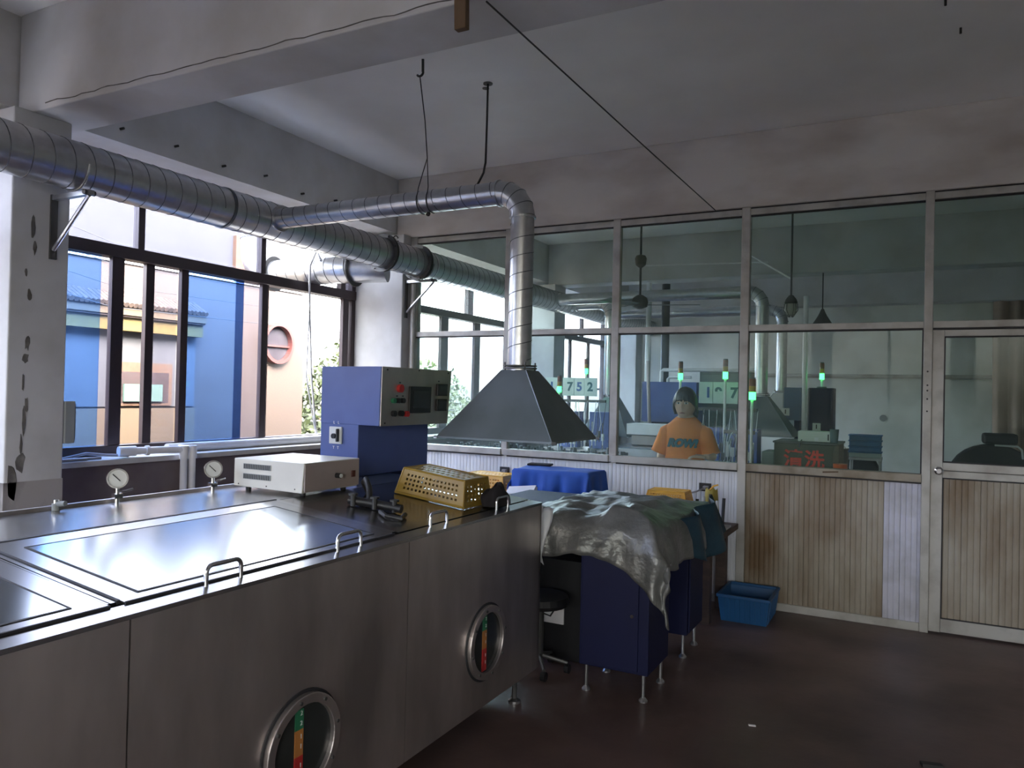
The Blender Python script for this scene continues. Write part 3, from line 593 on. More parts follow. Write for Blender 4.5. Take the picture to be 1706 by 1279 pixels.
# pump / valve clutter in front of the console
def QS(x, y, h):                                           # a point h above the sloping cover
    return V((x, y, SL(x)+h))
o = thing('valve_cluster', 'dark cluster of valves and bent pipe lying on the steel machine below the blue console', 'valve', QS(-1.95, 2.6, 0))
MB().tube([QS(-2.20, 2.80, .004), QS(-2.19, 2.75, .06), QS(-2.14, 2.70, .085), QS(-2.09, 2.66, .06), QS(-2.07, 2.64, .015)], .014, 10).build('bent_pipe', M_valve, o, smooth=40)
MB().tube([QS(-2.10, 2.54, .022), QS(-1.98, 2.58, .022), QS(-1.87, 2.60, .022)], .018, 12).build('valve_body', M_black, o, smooth=40)
for (x, y) in ((-2.07, 2.53), (-1.98, 2.56), (-1.90, 2.59)): p = QS(x, y, .003); MB().cyl(p, p+V((0, 0, .045)), .011, 10).cyl(p+V((0, 0, .045)), p+V((0, 0, .053)), .02, 10).build('valve_knob', M_valve, o)
MB().tube([QS(-1.92, 2.52, .012), QS(-1.86, 2.48, .012), QS(-1.80, 2.50, .012), QS(-1.83, 2.57, .012)], .009, 8).build('hose', M_black, o, smooth=40)

# ------------------------------------------------------------------ crates
def crate(name, label, m, c, ang, L, W, H, dl=.03, group=None, z0=.0, slots=True, tilt=0.):
    """upside-down slotted crate: base rim on z0, tapering to a floor that faces up"""
    o = thing(name, label, 'crate', (c[0], c[1], z0), group)
    R = Matrix.Rotation(tilt, 4, 'Y') @ Matrix.Rotation(ang, 4, 'Z'); P = lambda x, y, z: V(c+(z0,)) + (R @ V((x, y, z)))
    def wall(p0, p1, q0, q1, n, rows, nm):
        # p0,p1 bottom; q0,q1 top; a sheet pierced by rows x n slots
        mb = MB(); us = [0]; 
        for k in range(n): a = .08+.84*k/n; us += [a+.84/n*.25, a+.84/n*.75]
        us.append(1); vs_ = [0]
        for k in range(rows): a = .14+.72*k/rows; vs_ += [a+.72/rows*.25, a+.72/rows*.75]
        vs_.append(1)
        f = lambda u, v: (p0.lerp(p1, u)).lerp(q0.lerp(q1, u), v)
        pts = [f(u, v) for u in us for v in vs_]; nv = len(vs_); fs = []
        for i in range(len(us)-1):
            for j in range(nv-1):
                if slots and i % 2 == 1 and j % 2 == 1: continue
                fs.append((i*nv+j, (i+1)*nv+j, (i+1)*nv+j+1, i*nv+j+1))
        return mb.add(pts, fs).build(nm, m, o, thick=.004)
    a, b = L/2, W/2; a2, b2 = a-dl, b-dl
    b4 = [P(-a, -b, 0), P(a, -b, 0), P(a, b, 0), P(-a, b, 0)]; t4 = [P(-a2, -b2, H), P(a2, -b2, H), P(a2, b2, H), P(-a2, b2, H)]
    for k, nn in ((0, 14), (1, 6), (2, 14), (3, 6)): wall(b4[k], b4[(k+1) % 4], t4[k], t4[(k+1) % 4], nn, 4, 'side')
    wall(t4[0], t4[1], t4[3], t4[2], 10, 3, 'crate_floor')
    rm = MB()
    for k in range(4): rm.tube([b4[k], b4[(k+1) % 4]], .007, 6)
    rm.build('rim', m, o)
    cr = MB()
    for k in range(4): cr.tube([b4[k], t4[k]], .005, 6)
    for k in range(4): cr.tube([t4[k], t4[(k+1) % 4]], .005, 6)
    cr.build('corner_rib', m, o)
    return o
crate('plastic_crate', 'ochre slotted plastic crate upside down on the steel machine', M_yel, (-1.952, 3.045), 0, .375, .25, .115, .02, z0=SL(-1.952)+.009, tilt=math.atan(SLO))
# black cloth lump
mb = MB(); nz = lambda p: noise.noise(V(p)*9)
def lump(u, v):
    th, ph = u*2*PI, v*PI/2; r = 1+.35*noise.noise(V((math.cos(th)*1.3, math.sin(th)*1.3, ph*1.4)))
    return V((-1.712+.055*r*math.cos(th)*math.cos(ph), 3.13+.085*r*math.sin(th)*math.cos(ph), SL(-1.72)+.008+.092*r*math.sin(ph)))
tag(mb.grid(lump, 28, 10).build('work_glove', M_blk, None, smooth=1), 'crumpled black cloth beside the ochre crate on the steel machine', 'cloth')

# ------------------------------------------------------------------ desk with tarp, cabinets
dk = thing('work_desk', 'dark navy work desk with two lockable pedestals under the silver sheet', 'desk', (-1.5, 4.1, 0))
B('worktop', M_bluedk, dk, -2.3, -1.09, 3.57, 4.68, .80, .84, bevel=.004)
B('modesty_panel', M_bluedk, dk, -2.3, -1.46, 4.30, 4.32, .5, .80)
for (y0, y1, side) in ((3.6, 3.95, 0), (4.33, 4.65, 1)):
    p = B('pedestal', M_bluedk, dk, -1.47, -1.11, y0, y1, .135, .80, bevel=.004)
    if not side:
        B('pedestal_door', M_bluedk, p, -1.455, -1.16, y0-.012, y0-.001, .15, .785, bevel=.002); MB().cyl((-1.19, y0-.012, .42), (-1.19, y0-.02, .42), .009, 12).build('lock', M_chrome, p)
    else:
        B('pedestal_door', M_bluedk, p, -1.109, -1.098, y0+.015, y1-.015, .15, .785, bevel=.002); MB().cyl((-1.098, y1-.06, .6), (-1.09, y1-.06, .6), .009, 12).build('lock', M_chrome, p)
    for (x, y) in ((-1.44, y0+.03), (-1.14, y0+.03), (-1.14, y1-.03), (-1.44, y1-.03)):
        MB().cyl((x, y, .02), (x, y, .136), .0085, 10).build('leg', M_galv, p); MB().lathe([(.022, 0), (.022, .008), (.010, .022)], (x, y, 0), 14).build('foot', M_galv, p)
B('back_leg', M_bluedk, dk, -2.28, -2.2, 4.5, 4.65, 0, .80)
def tarp(name, label, m, ext, seed, zt=.845):
    x0, x1, y0, y1 = -1.80, -1.085, 3.555, 4.69
    (L_, Rr, F, Bk) = ext; N = 70
    def f(u, v):
        s = x0-L_+(x1-x0+L_+Rr)*u; t = y0-F(u)+(y1-y0+F(u)+Bk)*v
        ox = max(0, s-x1); oy = max(0, y0-t); ob = max(0, t-y1); ol = max(0, x0-s)
        X = min(s, x1)+.02*(1-math.exp(-ox*30))+.10*ox; Yv = max(min(t, y1), y0)-.02*(1-math.exp(-oy*30))-.07*oy+.1*ob
        dr = max(ox, oy, ob)+.35*min(ox, oy)
        z = zt-dr+.012
        inn = min(x1-s, t-y0, y1-t)
        q = noise.noise(V((s*4+seed, t*4, 1)))
        if inn > 0: z += (.03+.07*abs(q)+.06*max(0, noise.noise(V((s*2.2, t*2.2, seed))))+.035*(1-min(1, 5*abs(noise.noise(V((s*3.1, t*3.1, seed+5)))))))*min(1, inn/.10)*(.95-.65*(t-y0)/(y1-y0))
        fold = math.sin(s*26+2*math.sin(s*7))*.5+math.sin(s*47)*.2
        if oy > 0: Yv -= (.035*fold+.02)*min(1, oy/.12); 
        fo2 = math.sin(t*22+1.3)*.5+math.sin(t*41)*.2
        if ox > 0: X += (.03*fo2+.02)*min(1, ox/.12)
        if ox > 0 and oy > 0: X += .25*min(ox, oy); Yv -= .15*min(ox, oy)
        z += .010*noise.noise(V((s*14, t*14, seed))); Yv += .012*noise.noise(V((s*9, z*9, seed))) if oy > 0 else 0
        return V((X, Yv, z))
    g = MB().grid(f, N, N); return g, f
g, _ = tarp('tarp', '', M_tarp, (.0, .21, lambda u: .15+.03*math.sin(u*9)+(.20*max(0, (u-.35)/.65)**1.2), .10), 4.)
o = g.build('plastic_sheet', M_tarp, None, smooth=1, thick=.003); tag(o, 'crumpled silver grey plastic sheet draped over the navy desk', 'sheet')
def skirt(u, v):           # blue lined edge sheet hanging from the right side of the desk
    t = 3.95+.80*u; dz = v*(.16+.10*math.sin(PI*u)); return V((-1.02+.035*math.sin(t*17)+.10*v*(.3+u*.6)-.03, t, .845-dz+.05*(1-v)*u))
tag(MB().grid(skirt, 30, 10).build('blue_sheet', M_tarpb, None, smooth=1, thick=.003), 'blue plastic sheet hanging off the far right edge of the covered desk', 'sheet')
def flap(u, v): return V((-1.70+.075*u+.02*math.sin(u*7+v*5), 3.555-.055*math.sin(PI*v*.7)-.02*math.sin(u*PI), .90-.23*v-.05*u*v+.02*math.sin(u*9)))
tag(MB().grid(flap, 10, 14).build('white_film', mat('pale_film', (.62, .63, .66), .4), None, smooth=1, thick=.002), 'pale shiny strip of plastic film at the left corner of the silver sheet', 'film')
o = thing('equipment_case', 'dark case with a white front panel on the floor behind the navy pedestal', 'case', (-1.9, 4.0, .0)); B('box', M_black, o, -2.1, -1.50, 3.96, 4.2, .002, .56, bevel=.004); B('white_panel', M_paper, o, -1.98, -1.712, 3.95, 3.96, .2, .35)
MB().tube([(-1.88, 3.948, .34), (-1.84, 3.942, .25), (-1.79, 3.942, .24), (-1.73, 3.948, .34)], .005, 6).build('cable', M_wire, o)
o = thing('swivel_stool', 'black swivel stool with a star base tucked beside the steel machine', 'stool', (-1.76, 3.74, 0))
MB().cyl((-1.76, 3.74, .08), (-1.76, 3.74, .36), .022, 14).build('column', M_flange, o); MB().lathe([(.15, .36), (.16, .38), (.15, .41)], (-1.76, 3.74, 0), 24).build('seat', M_black, o)
for k in range(5):
    a = 2*PI*k/5+.3; q = V((-1.76+math.cos(a)*.155, 3.74+math.sin(a)*.155, .055)); l = MB().tube([(-1.76, 3.74, .09), q], .013, 8, r2=.009).build('foot_arm', M_flange, o)
    MB().cyl(q+V((-.012, 0, -.03)), q+V((.012, 0, -.03)), .025, 12).build('caster', M_black, l)

# ------------------------------------------------------------------ back bench and things on it
o = thing('bench', 'low dark wooden bench along the partition behind the covered desk', 'bench', (-2.2, 5.3, 0)); BZ = .60
B('bench_top', M_wood, o, -3.5, -1.08, 5.03, 5.60, BZ-.04, BZ, bevel=.004); B('apron', M_wood, o, -3.48, -1.12, 5.06, 5.08, BZ-.14, BZ-.04)
for (x, y) in ((-1.19, 5.10), (-1.18, 5.53), (-3.42, 5.10), (-3.42, 5.53), (-2.3, 5.1), (-2.3, 5.53)): B('leg', M_wood, o, x-.035, x+.035, y-.035, y+.035, 0, BZ-.04)
tag(B('pale_board', M_sill, None, -1.26, -1.09, 5.08, 5.4, BZ+.001, BZ+.016, bevel=.003), 'pale flat board on the right end of the dark bench', 'board')
o = thing('yellow_bag', 'olive yellow folded sack standing on the right end of the dark bench', 'sack', (-1.2, 5.4, BZ+.018))
def sack(u, v):
    th = u*2*PI; w_ = 1-.35*v; return V((-1.21+.06*w_*math.cos(th)*(1+.1*math.sin(3*th)), 5.3+.06*w_*math.sin(th), BZ+.018+.25*v+.01*math.sin(5*th)*v))
MB().grid(sack, 24, 8).build('sack', mat('olive_sack', (.33, .27, .06), .7), o, smooth=1); MB().tube([(-1.22, 5.3, BZ+.26), (-1.19, 5.29, BZ+.29), (-1.16, 5.28, BZ+.30)], .006, 6).build('tie', M_yel2, o)
# blue cloth over a box
o = thing('covered_box', 'box on the bench fully draped with a bright blue cloth', 'covered box', (-2.3, 5.15, BZ)); bx = (-2.62, -2.02, 5.05, 5.38); bz = .93
B('box', M_beige, o, *bx, BZ, bz-.004)
def cloth(u, v):
    x0, x1, y0, y1 = bx; H = .29; s = x0-H+(x1-x0+2*H)*u; t = y0-H+(y1-y0+H+.05)*v
    ox = max(0, s-x1, x0-s); oy = max(0, y0-t); dr = max(ox, oy); X = max(min(s, x1+.006), x0-.006); Yv = max(min(t, y1), y0-.006)
    fd = math.sin(s*34+1.2*math.sin(s*9)); 
    if oy > 0: Yv -= (.03+.03*fd+.012*math.sin(s*71))*min(1, oy/.22)
    if s > x1: X += (.015+.015*math.sin(t*40))*min(1, ox/.2)+.04*min(ox, oy)
    if s < x0: X -= (.015+.012*math.sin(t*40))*min(1, ox/.2)+.04*min(ox, oy)
    z = bz+.006-dr+.05*min(ox, oy)+(.012*noise.noise(V((s*5, t*5, 0))) if dr == 0 else 0)
    return V((X, Yv, max(z, BZ+.01)))
MB().grid(cloth, 64, 44).build('cloth', M_cloth, o, smooth=1, thick=.003)
tag(MB().obox((-2.52, 5.3, .952), (.09, .02, 0), (-.01, .05, 0), (0, 0, .008)).build('black_pouch', M_blk, None, bevel=.006), 'flat black pouch on top of the blue draped box', 'pouch')
crate('plastic_crate', 'orange yellow crate upside down on the bench, left of the blue draped box', M_yel2, (-2.885, 5.18), math.radians(-3), .42, .3, .13, .03, z0=.735)
crate('plastic_crate', 'plain yellow crate upside down underneath the one left of the blue draped box', M_yel2, (-2.885, 5.19), math.radians(-2), .43, .32, .13, .03, z0=BZ+.005)
crate('plastic_crate', 'small yellow crate upside down on cartons behind the silver sheet', M_yel2, (-1.49, 5.25), math.radians(2), .29, .22, .085, .018, z0=.755)
tag(B('brown_carton', M_woodb, None, -1.66, -1.33, 5.12, 5.4, BZ+.001, .747, bevel=.003), 'brown carton on the bench under the small yellow crate', 'carton')
tag(MB().obox((-2.48, 4.90, .80), (.10, .02, .01), (-.01, .05, .02), (0, -.002, .004)).obox((-2.42, 4.91, .79), (.05, .03, .006), (-.01, .03, .02), (0, 0, .006)).build('paper_stack', M_paper, None), 'loose white papers in front of the blue draped box', 'papers')
B('shelf_block', M_wood, None, -2.62, -2.31, 4.76, 4.94, 0.001, .77); bpy.data.objects['shelf_block'].name = 'wooden_stand'
tag(bpy.data.objects['wooden_stand'], 'dark wooden stand under the loose papers at the bench front', 'stand')
for k in range(5): tag(MB().cyl((-1.29+.045*k, 5.2+.02*(k % 2), BZ+.001), (-1.285+.045*k, 5.22, .80+.02*(k % 3)), .011, 8).build('bottle', M_gauge if k % 2 else M_black, None), ('leftmost', 'second', 'middle', 'fourth', 'rightmost')[k]+(' white' if k % 2 else ' black')+' slim bottle standing on the bench right of the small yellow crate', 'bottle', 'slim bottles right of the small crate')
# blue bin on the floor
o = thing('storage_bin', 'open blue plastic bin on the floor in front of the partition', 'bin', (-.96, 5.42, 0))
bn = MB(); x0, x1, y0, y1, H = -1.13, -.80, 5.21, 5.61, .17; i_ = .02
ob = [(x0+i_, y0+i_, 0), (x1-i_, y0+i_, 0), (x1-i_, y1-i_, 0), (x0+i_, y1-i_, 0)]; ot = [(x0, y0, H), (x1, y0, H), (x1, y1, H), (x0, y1, H)]
bn.add(ob+ot, [(3, 2, 1, 0), (0, 1, 5, 4), (1, 2, 6, 5), (2, 3, 7, 6), (3, 0, 4, 7)]).build('tub', M_bin, o, thick=.006)
rm = MB()
for k in range(4): a, b = V(ot[k]), V(ot[(k+1) % 4]); dd = (b-a)/2; rm.obox((a+b)/2, dd*1.03, V((dd.y, -dd.x, 0)).normalized()*.010, (0, 0, .010))
rm.build('rim', M_bin, o, bevel=.003)
for k in range(9): x = x0+.035+k*.0325; MB().hexa([(x, y0+i_-.008, .005), (x+.012, y0+i_-.008, .005), (x+.012, y0+i_+.004, .005), (x, y0+i_+.004, .005)], [(x, y0-.008, H-.012), (x+.012, y0-.008, H-.012), (x+.012, y0+.004, H-.012), (x, y0+.004, H-.012)]).build('rib', M_bin, o)
for k in range(8): y = y0+.045+k*.044; MB().hexa([(x1-i_-.004, y, .005), (x1-i_+.008, y, .005), (x1-i_+.008, y+.014, .005), (x1-i_-.004, y+.014, .005)], [(x1-.004, y, H-.012), (x1+.008, y, H-.012), (x1+.008, y+.014, H-.012), (x1-.004, y+.014, H-.012)]).build('rib', M_bin, o)
for (x, y, s, nm) in ((-.62, 3.62, .012, 'crumpled white scrap of paper on the floor right of the navy pedestals'), (.10, 3.6, .03, 'flat dark scrap on the bare floor at lower right'), (.62, 3.75, .03, 'flat dark scrap on the floor at the far lower right')):
    tag(MB().obox((x, y, s*.25+.001), (s*1.3, s*.3, 0), (-s*.2, s*.5, 0), (0, 0, s*.25)).build('floor_scrap', M_paper if s < .02 else M_wire, None, bevel=.002), nm, 'scrap')

# ------------------------------------------------------------------ pvc pipes on the sill
o = thing('water_pipe', 'thick white plastic pipe lying along the window sill behind the machine', 'pipe', (-4.48, 4.2, 1.035))
MB().cyl((-4.48, 3.5, 1.068), (-4.48, 5.5, 1.068), .032, 16).build('pipe', M_pvc, o, smooth=40)
o = thing('drain_pipe', 'pair of white plastic pipes elbowing down from the sill', 'pipe', (-4.30, 3.5, 1.0))
MB().tube([V((-4.38, 3.12, 1.075)), V((-4.30, 3.44, 1.075))]+[V((-4.295, 3.47, 1.07)), V((-4.29, 3.485, 1.05)), V((-4.29, 3.485, 0))], .0235, 14).build('pipe', M_pvc, o, smooth=40)
MB().tube([V((-4.38, 3.52, 1.075)), V((-4.30, 3.535, 1.075)), V((-4.29, 3.55, 1.05)), V((-4.29, 3.552, 0))], .0235, 14).build('pipe', M_pvc, o, smooth=40)
MB().cyl((-4.39, 3.08, 1.075), (-4.365, 3.18, 1.075), .032, 16).cyl((-4.35, 3.24, 1.075), (-4.345, 3.26, 1.075), .032, 16).build('coupling', M_pvc, o, smooth=40)
for k, y in enumerate((3.485, 3.552)): MB().cyl((-4.29, y, 1.01), (-4.29, y, 1.095), .029, 16).build('elbow', M_pvc, o, smooth=40)
tag(MB().tube([(-4.40, 2.55, 1.045), (-4.42, 2.75, 1.05), (-4.44, 2.9, 1.07), (-4.42, 3.02, 1.055), (-4.39, 3.15, 1.045)], .009, 8).tube([(-4.37, 2.53, 1.045), (-4.38, 2.75, 1.045), (-4.37, 2.95, 1.045)], .009, 8).tube([(-4.34, 2.53, 1.045), (-4.355, 2.7, 1.045), (-4.35, 2.85, 1.045)], .009, 8).build('sill_cable', M_cable, None, smooth=1), 'loose grey cables lying on the sill beside the left pillar', 'cable')
o = tag(MB().tube([(-4.1, 4.55, 2.5), (-4.3, 4.72, 2.62), (-4.42, 4.78, 2.52), (-4.5, 4.86, 2.40), (-4.5, 4.87, 2.2), (-4.49, 4.9, 1.6), (-4.5, 4.98, 1.15), (-4.5, 5.0, 1.1)], .009, 8).tube([(-4.5, 4.87, 2.2), (-4.49, 4.84, 1.6), (-4.5, 4.97, 1.15)], .006, 8).build('white_cable', M_pvc, None, smooth=1), 'white cable looping down in front of the open window', 'cable')
tag(MB().tube([(-3.985, 5.64, 2.46), (-3.985, 5.64, 1.0), (-3.985, 5.64, 0)], .022, 12).build('conduit', M_alu, None, smooth=40), 'grey vertical conduit on the far pillar side at the partition end', 'conduit')

# ------------------------------------------------------------------ person behind the glass
def grow(edges_pts, name):
    """skeleton -> skin modifier mesh"""
    me = bpy.data.meshes.new(name); vs = [p[0] for p in edges_pts[0]]; me.from_pydata(vs, edges_pts[1], [])
    o = bpy.data.objects.new(name, me); COL.objects.link(o); m = o.modifiers.new('s', 'SKIN'); m.use_smooth_shade = True
    for i, (p, r) in enumerate(edges_pts[0]): me.skin_vertices[0].data[i].radius = r if isinstance(r, tuple) else (r, r)
    me.skin_vertices[0].data[0].use_root = True
    q = o.modifiers.new('u', 'SUBSURF'); q.levels = 2; q.render_levels = 2
    bpy.context.view_layer.update()
    r = bpy.data.meshes.new_from_object(o.evaluated_get(bpy.context.evaluated_depsgraph_get())); bpy.data.objects.remove(o); return r
PX, PY = -1.595, 6.06
person = thing('person', 'person in an orange printed t-shirt standing behind the glass partition', 'person', (PX, PY, 0))
hz = 1.435; hd = V((PX-.005, PY-.01, hz))
sk = [((PX, PY, .90), (.15, .10)), ((PX, PY, 1.08), (.12, .09)), ((PX, PY, 1.22), (.13, .09)), ((PX, PY, 1.29), (.07, .06)), ((PX-.002, PY-.005, 1.36), .048), ((PX-.004, PY-.008, 1.42), .045),
      ((PX-.09, PY, .86), .085), ((PX-.09, PY-.01, .47), .058), ((PX-.09, PY+.01, .08), .04), ((PX-.09, PY-.12, .035), .032),
      ((PX+.09, PY, .86), .085), ((PX+.09, PY-.01, .47), .058), ((PX+.09, PY+.01, .08), .04), ((PX+.09, PY-.12, .035), .032),
      ((PX-.145, PY, 1.24), .045), ((PX-.195, PY, 1.04), .038), ((PX-.205, PY-.10, .84), .026),
      ((PX+.145, PY, 1.24), .045), ((PX+.205, PY-.01, 1.05), .038), ((PX+.245, PY-.08, 1.03), .032), ((PX+.20, PY-.14, 1.035), .025)]
ed = [(0, 1), (1, 2), (2, 3), (3, 4), (4, 5), (0, 6), (6, 7), (7, 8), (8, 9), (0, 10), (10, 11), (11, 12), (12, 13), (3, 14), (14, 15), (15, 16), (3, 17), (17, 18), (18, 19), (19, 20)]
body = grow((sk, ed), 'b')
mbp = MB()
def headf(u, v):
    th = u*2*PI; ph = (v-.5)*PI; x = math.cos(ph)*math.sin(th); y = -math.cos(ph)*math.cos(th); z = math.sin(ph)
    wx = .080*(1-.22*max(0, -z)**1.5); wy = .096*(1-.12*max(0, -z)); p = V((x*wx, y*wy, z*.126))
    if y < 0:
        fx = x*wx
        p.y -= .026*math.exp(-(fx/.011)**2-((p.z+.018)/.022)**2)          # nose
        p.y -= .010*math.exp(-(fx/.02)**2-((p.z+.062)/.012)**2)           # lips
        p.y -= .012*math.exp(-(fx/.025)**2-((p.z+.10)/.018)**2)           # chin
        p.y += .009*math.exp(-((abs(fx)-.031)/.014)**2-((p.z-.008)/.012)**2)   # eye sockets
        p.y -= .004*math.exp(-((abs(fx)-.03)/.02)**2-((p.z-.03)/.01)**2)  # brow
    ex = .012*math.exp(-((p.y-.005)/.02)**2-(p.z/.03)**2); p.x += math.copysign(ex, x) if abs(x) > .5 else 0   # ears
    return hd+p
mbp.grid(headf, 48, 32)
def hand(w0, dr, up, side, s=1.):
    w0, dr, up, side = V(w0), V(dr).normalized(), V(up).normalized(), V(side).normalized(); out = []
    mbp.obox(w0+dr*.036, dr*.044, side*.034, up*.011); mbp.tube([w0-dr*.03, w0+dr*.01], [.021, .022], 12)
    for k, L in enumerate((.062, .070, .066, .052)):
        b = w0+dr*.07+side*(-.0285+.019*k); mbp.tube([b-dr*.015, b+dr*L*.45-up*.006+side*(k-1.5)*.002, b+dr*L*.8-up*.02+side*(k-1.5)*.003, b+dr*L*.95-up*.036+side*(k-1.5)*.003], [.0082, .008, .0075, .006], 8)
    b = w0+dr*.012-side*.022; mbp.tube([b, b-side*.026+dr*.022, b-side*.034+dr*.05-up*.012, b-side*.034+dr*.066-up*.02], [.012, .0105, .009, .007], 8)
hand((PX-.205, PY-.105, .835), (0, -.45, -1), (0, -1, .4), (1, 0, 0)); hand((PX+.195, PY-.145, 1.037), (-1, -.35, .05), (0, -.2, 1), (0, -1, -.1))
me = bpy.data.meshes.new('pb'); n0 = len(body.vertices)
me.from_pydata([v.co.copy() for v in body.vertices]+mbp.v, [], [list(p.vertices) for p in body.polygons]+[[i+n0 for i in f] for f in mbp.f])
t_ = bpy.data.objects.new('pb', me); COL.objects.link(t_); q = t_.modifiers.new('r', 'REMESH'); q.mode = 'VOXEL'; q.voxel_size = .0042; q = t_.modifiers.new('s', 'SMOOTH'); q.factor = .5; q.iterations = 2
bpy.context.view_layer.update(); me2 = bpy.data.meshes.new_from_object(t_.evaluated_get(bpy.context.evaluated_depsgraph_get())); bpy.data.objects.remove(t_)
me2.transform(Matrix.Translation((-PX, -PY, 0))); me2.materials.clear(); me2.materials.append(M_skin); me2.polygons.foreach_set('use_smooth', [True]*len(me2.polygons))
bo = bpy.data.objects.new('body', me2); COL.objects.link(bo); bo.parent = person
# t-shirt: torso rings + sleeves
ts = MB(); tn = 40
def torso(u, v):
    th = u*2*PI; z = .80+.54*v
    key = [(.80, .170, .12), (1.0, .158, .115), (1.12, .155, .115), (1.2, .162, .112), (1.25, .160, .104), (1.285, .128, .098), (1.315, .098, .088), (1.34, .070, .074)]
    for a, b in zip(key[:-1], key[1:]):
        if a[0] <= z <= b[0]+1e-6:
            t = (z-a[0])/(b[0]-a[0]); rx = a[1]+(b[1]-a[1])*t; ry = a[2]+(b[2]-a[2])*t; break
    fd = 1+.02*math.sin(th*9+z*14)*max(0, (1.2-z)/.4)
    return V((PX+rx*math.cos(th)*fd, PY+ry*math.sin(th)*fd-.005, z+(-.012*(math.sin(th) < 0)*abs(math.sin(th)) if v > .93 else 0)))
ts.grid(torso, 48, 26)
for s in (-1, 1):
    a = V((PX+s*.06, PY, 1.262)); b = V((PX+s*.15, PY, 1.20)); c = V((PX+s*.20, PY-.005, 1.055)); dq = c+(c-b).normalized()*.015
    ts.tube([a, b, (b+c)/2, c, dq], [.052, .07, .07, .073, .076], 24, caps=False)
sh = ts.build('t_shirt', M_shirt, person, smooth=1, thick=.004)
text('ROW!', .085, M_inkd, sh, at(PX+.005, PY-.123, 1.13, FRONT), extrude=.006, shear=.25, name='shirt_print', bold=.006)
pn = MB()
for s in (-1, 1): pn.tube([(PX+s*.085, PY, .86), (PX+s*.09, PY-.01, .47), (PX+s*.09, PY+.01, .1)], [.085, .078, .07], 20)
pn.tube([(PX, PY, .90), (PX, PY, .82)], .118, 24); pn.build('trousers', M_pants, person, smooth=1)
for s in (-1, 1): MB().tube([(PX+s*.09, PY+.06, .035), (PX+s*.09, PY-.05, .04), (PX+s*.09, PY-.15, .03)], [.03, .042, .034], 14).build('shoe', M_black, person, smooth=1)
def hairf(u, v):
    th = u*2*PI; front = max(0, math.cos(th)); lim = -.62+.85*front**.6 if front > 0 else -.62
    z = 1-(1-lim)*v; r = math.sqrt(max(0, 1-min(1, abs(z))**2)); x = math.sin(th)*r; y = -math.cos(th)*r
    k = 1.12+.04*math.sin(th*17)*v
    if z < 0: x, y = math.sin(th)*(1-.1*z*z), -math.cos(th)*(1-.05*z*z); 
    p = V((x*.083*k, y*.099*k, z*.138+.006)); 
    return hd+p
MB().grid(hairf, 64, 18).build('hair', M_hair, person, smooth=1, thick=.006)
fr = MB()
for k in range(13):
    a = -.72+1.44*k/12; x = hd.x+.066*math.sin(a); y = hd.y-.099*math.cos(a)
    fr.tube([(x*.2+hd.x*.8, hd.y-.05, hd.z+.125), (x, y+.004, hd.z+.085), (x+.004*math.sin(k*5), y-.003, hd.z+.03+.008*math.sin(k*3))], [.012, .011, .004], 6)
fr.tube([hd+V((.03, .09, .03)), hd+V((.055, .10, -.06)), hd+V((.06, .085, -.15))], [.03, .028, .01], 10)
fr.build('fringe', M_hair, person, smooth=1)
for s in (-1, 1):
    MB().obox(hd+V((s*.031, -.0895, .012)), (.014, 0, 0), (0, .004, 0), (0, 0, .007)).build('eye', M_eye, person, bevel=.003)
    MB().obox(hd+V((s*.031, -.0925, .012)), (.0065, 0, 0), (0, .0015, 0), (0, 0, .0065)).build('iris', M_hair, person)
    MB().obox(hd+V((s*.031, -.0955, .035)), (.018, 0, s*.001), (0, .003, 0), (0, 0, .003)).build('eyebrow', M_hair, person)
MB().tube([hd+V((-.022, -.096, -.066)), hd+V((0, -.106, -.064)), hd+V((.022, -.096, -.066))], [.003, .006, .003], 8).build('mouth', M_lip, person, smooth=1)

# ------------------------------------------------------------------ back room machinery
def tower(x, y, zg, zb_, lab, power=.015, r=.024):
    zbase = zb_ if zb_ > 1 else 0
    MBASE = MB().cyl((x, y, zbase), (x, y, zbase+.012), .05, 14)
    o = thing('signal_tower', lab, 'signal lamp', (x, y, zbase))
    MB().cyl((x, y, zbase), (x, y, zg-.03), .012, 10).build('pole', M_pvc, o); MBASE.build('base_plate', M_flange, o)
    MB().cyl((x, y, zg-.03), (x, y, zg+.035), r, 16).build('green_lens', M_gl, o, smooth=40)
    MB().cyl((x, y, zg+.036), (x, y, zg+.085), r, 16).build('amber_lens', M_ga, o, smooth=40)
    MB().cyl((x, y, zg+.086), (x, y, zg+.145), r, 16).build('red_lens', M_gr, o, smooth=40)
    MB().cyl((x, y, zg+.146), (x, y, zg+.155), r*.9, 16).build('cap', M_flange, o)
    l = bpy.data.lights.new('green_glow', 'POINT'); l.energy = power; l.color = (.08, 1, .28); l.shadow_soft_size = .05
    lo = bpy.data.objects.new('green_glow', l); COL.objects.link(lo); lo.parent = o; lo.location = V((0, -.10, zg-zbase))
    return o
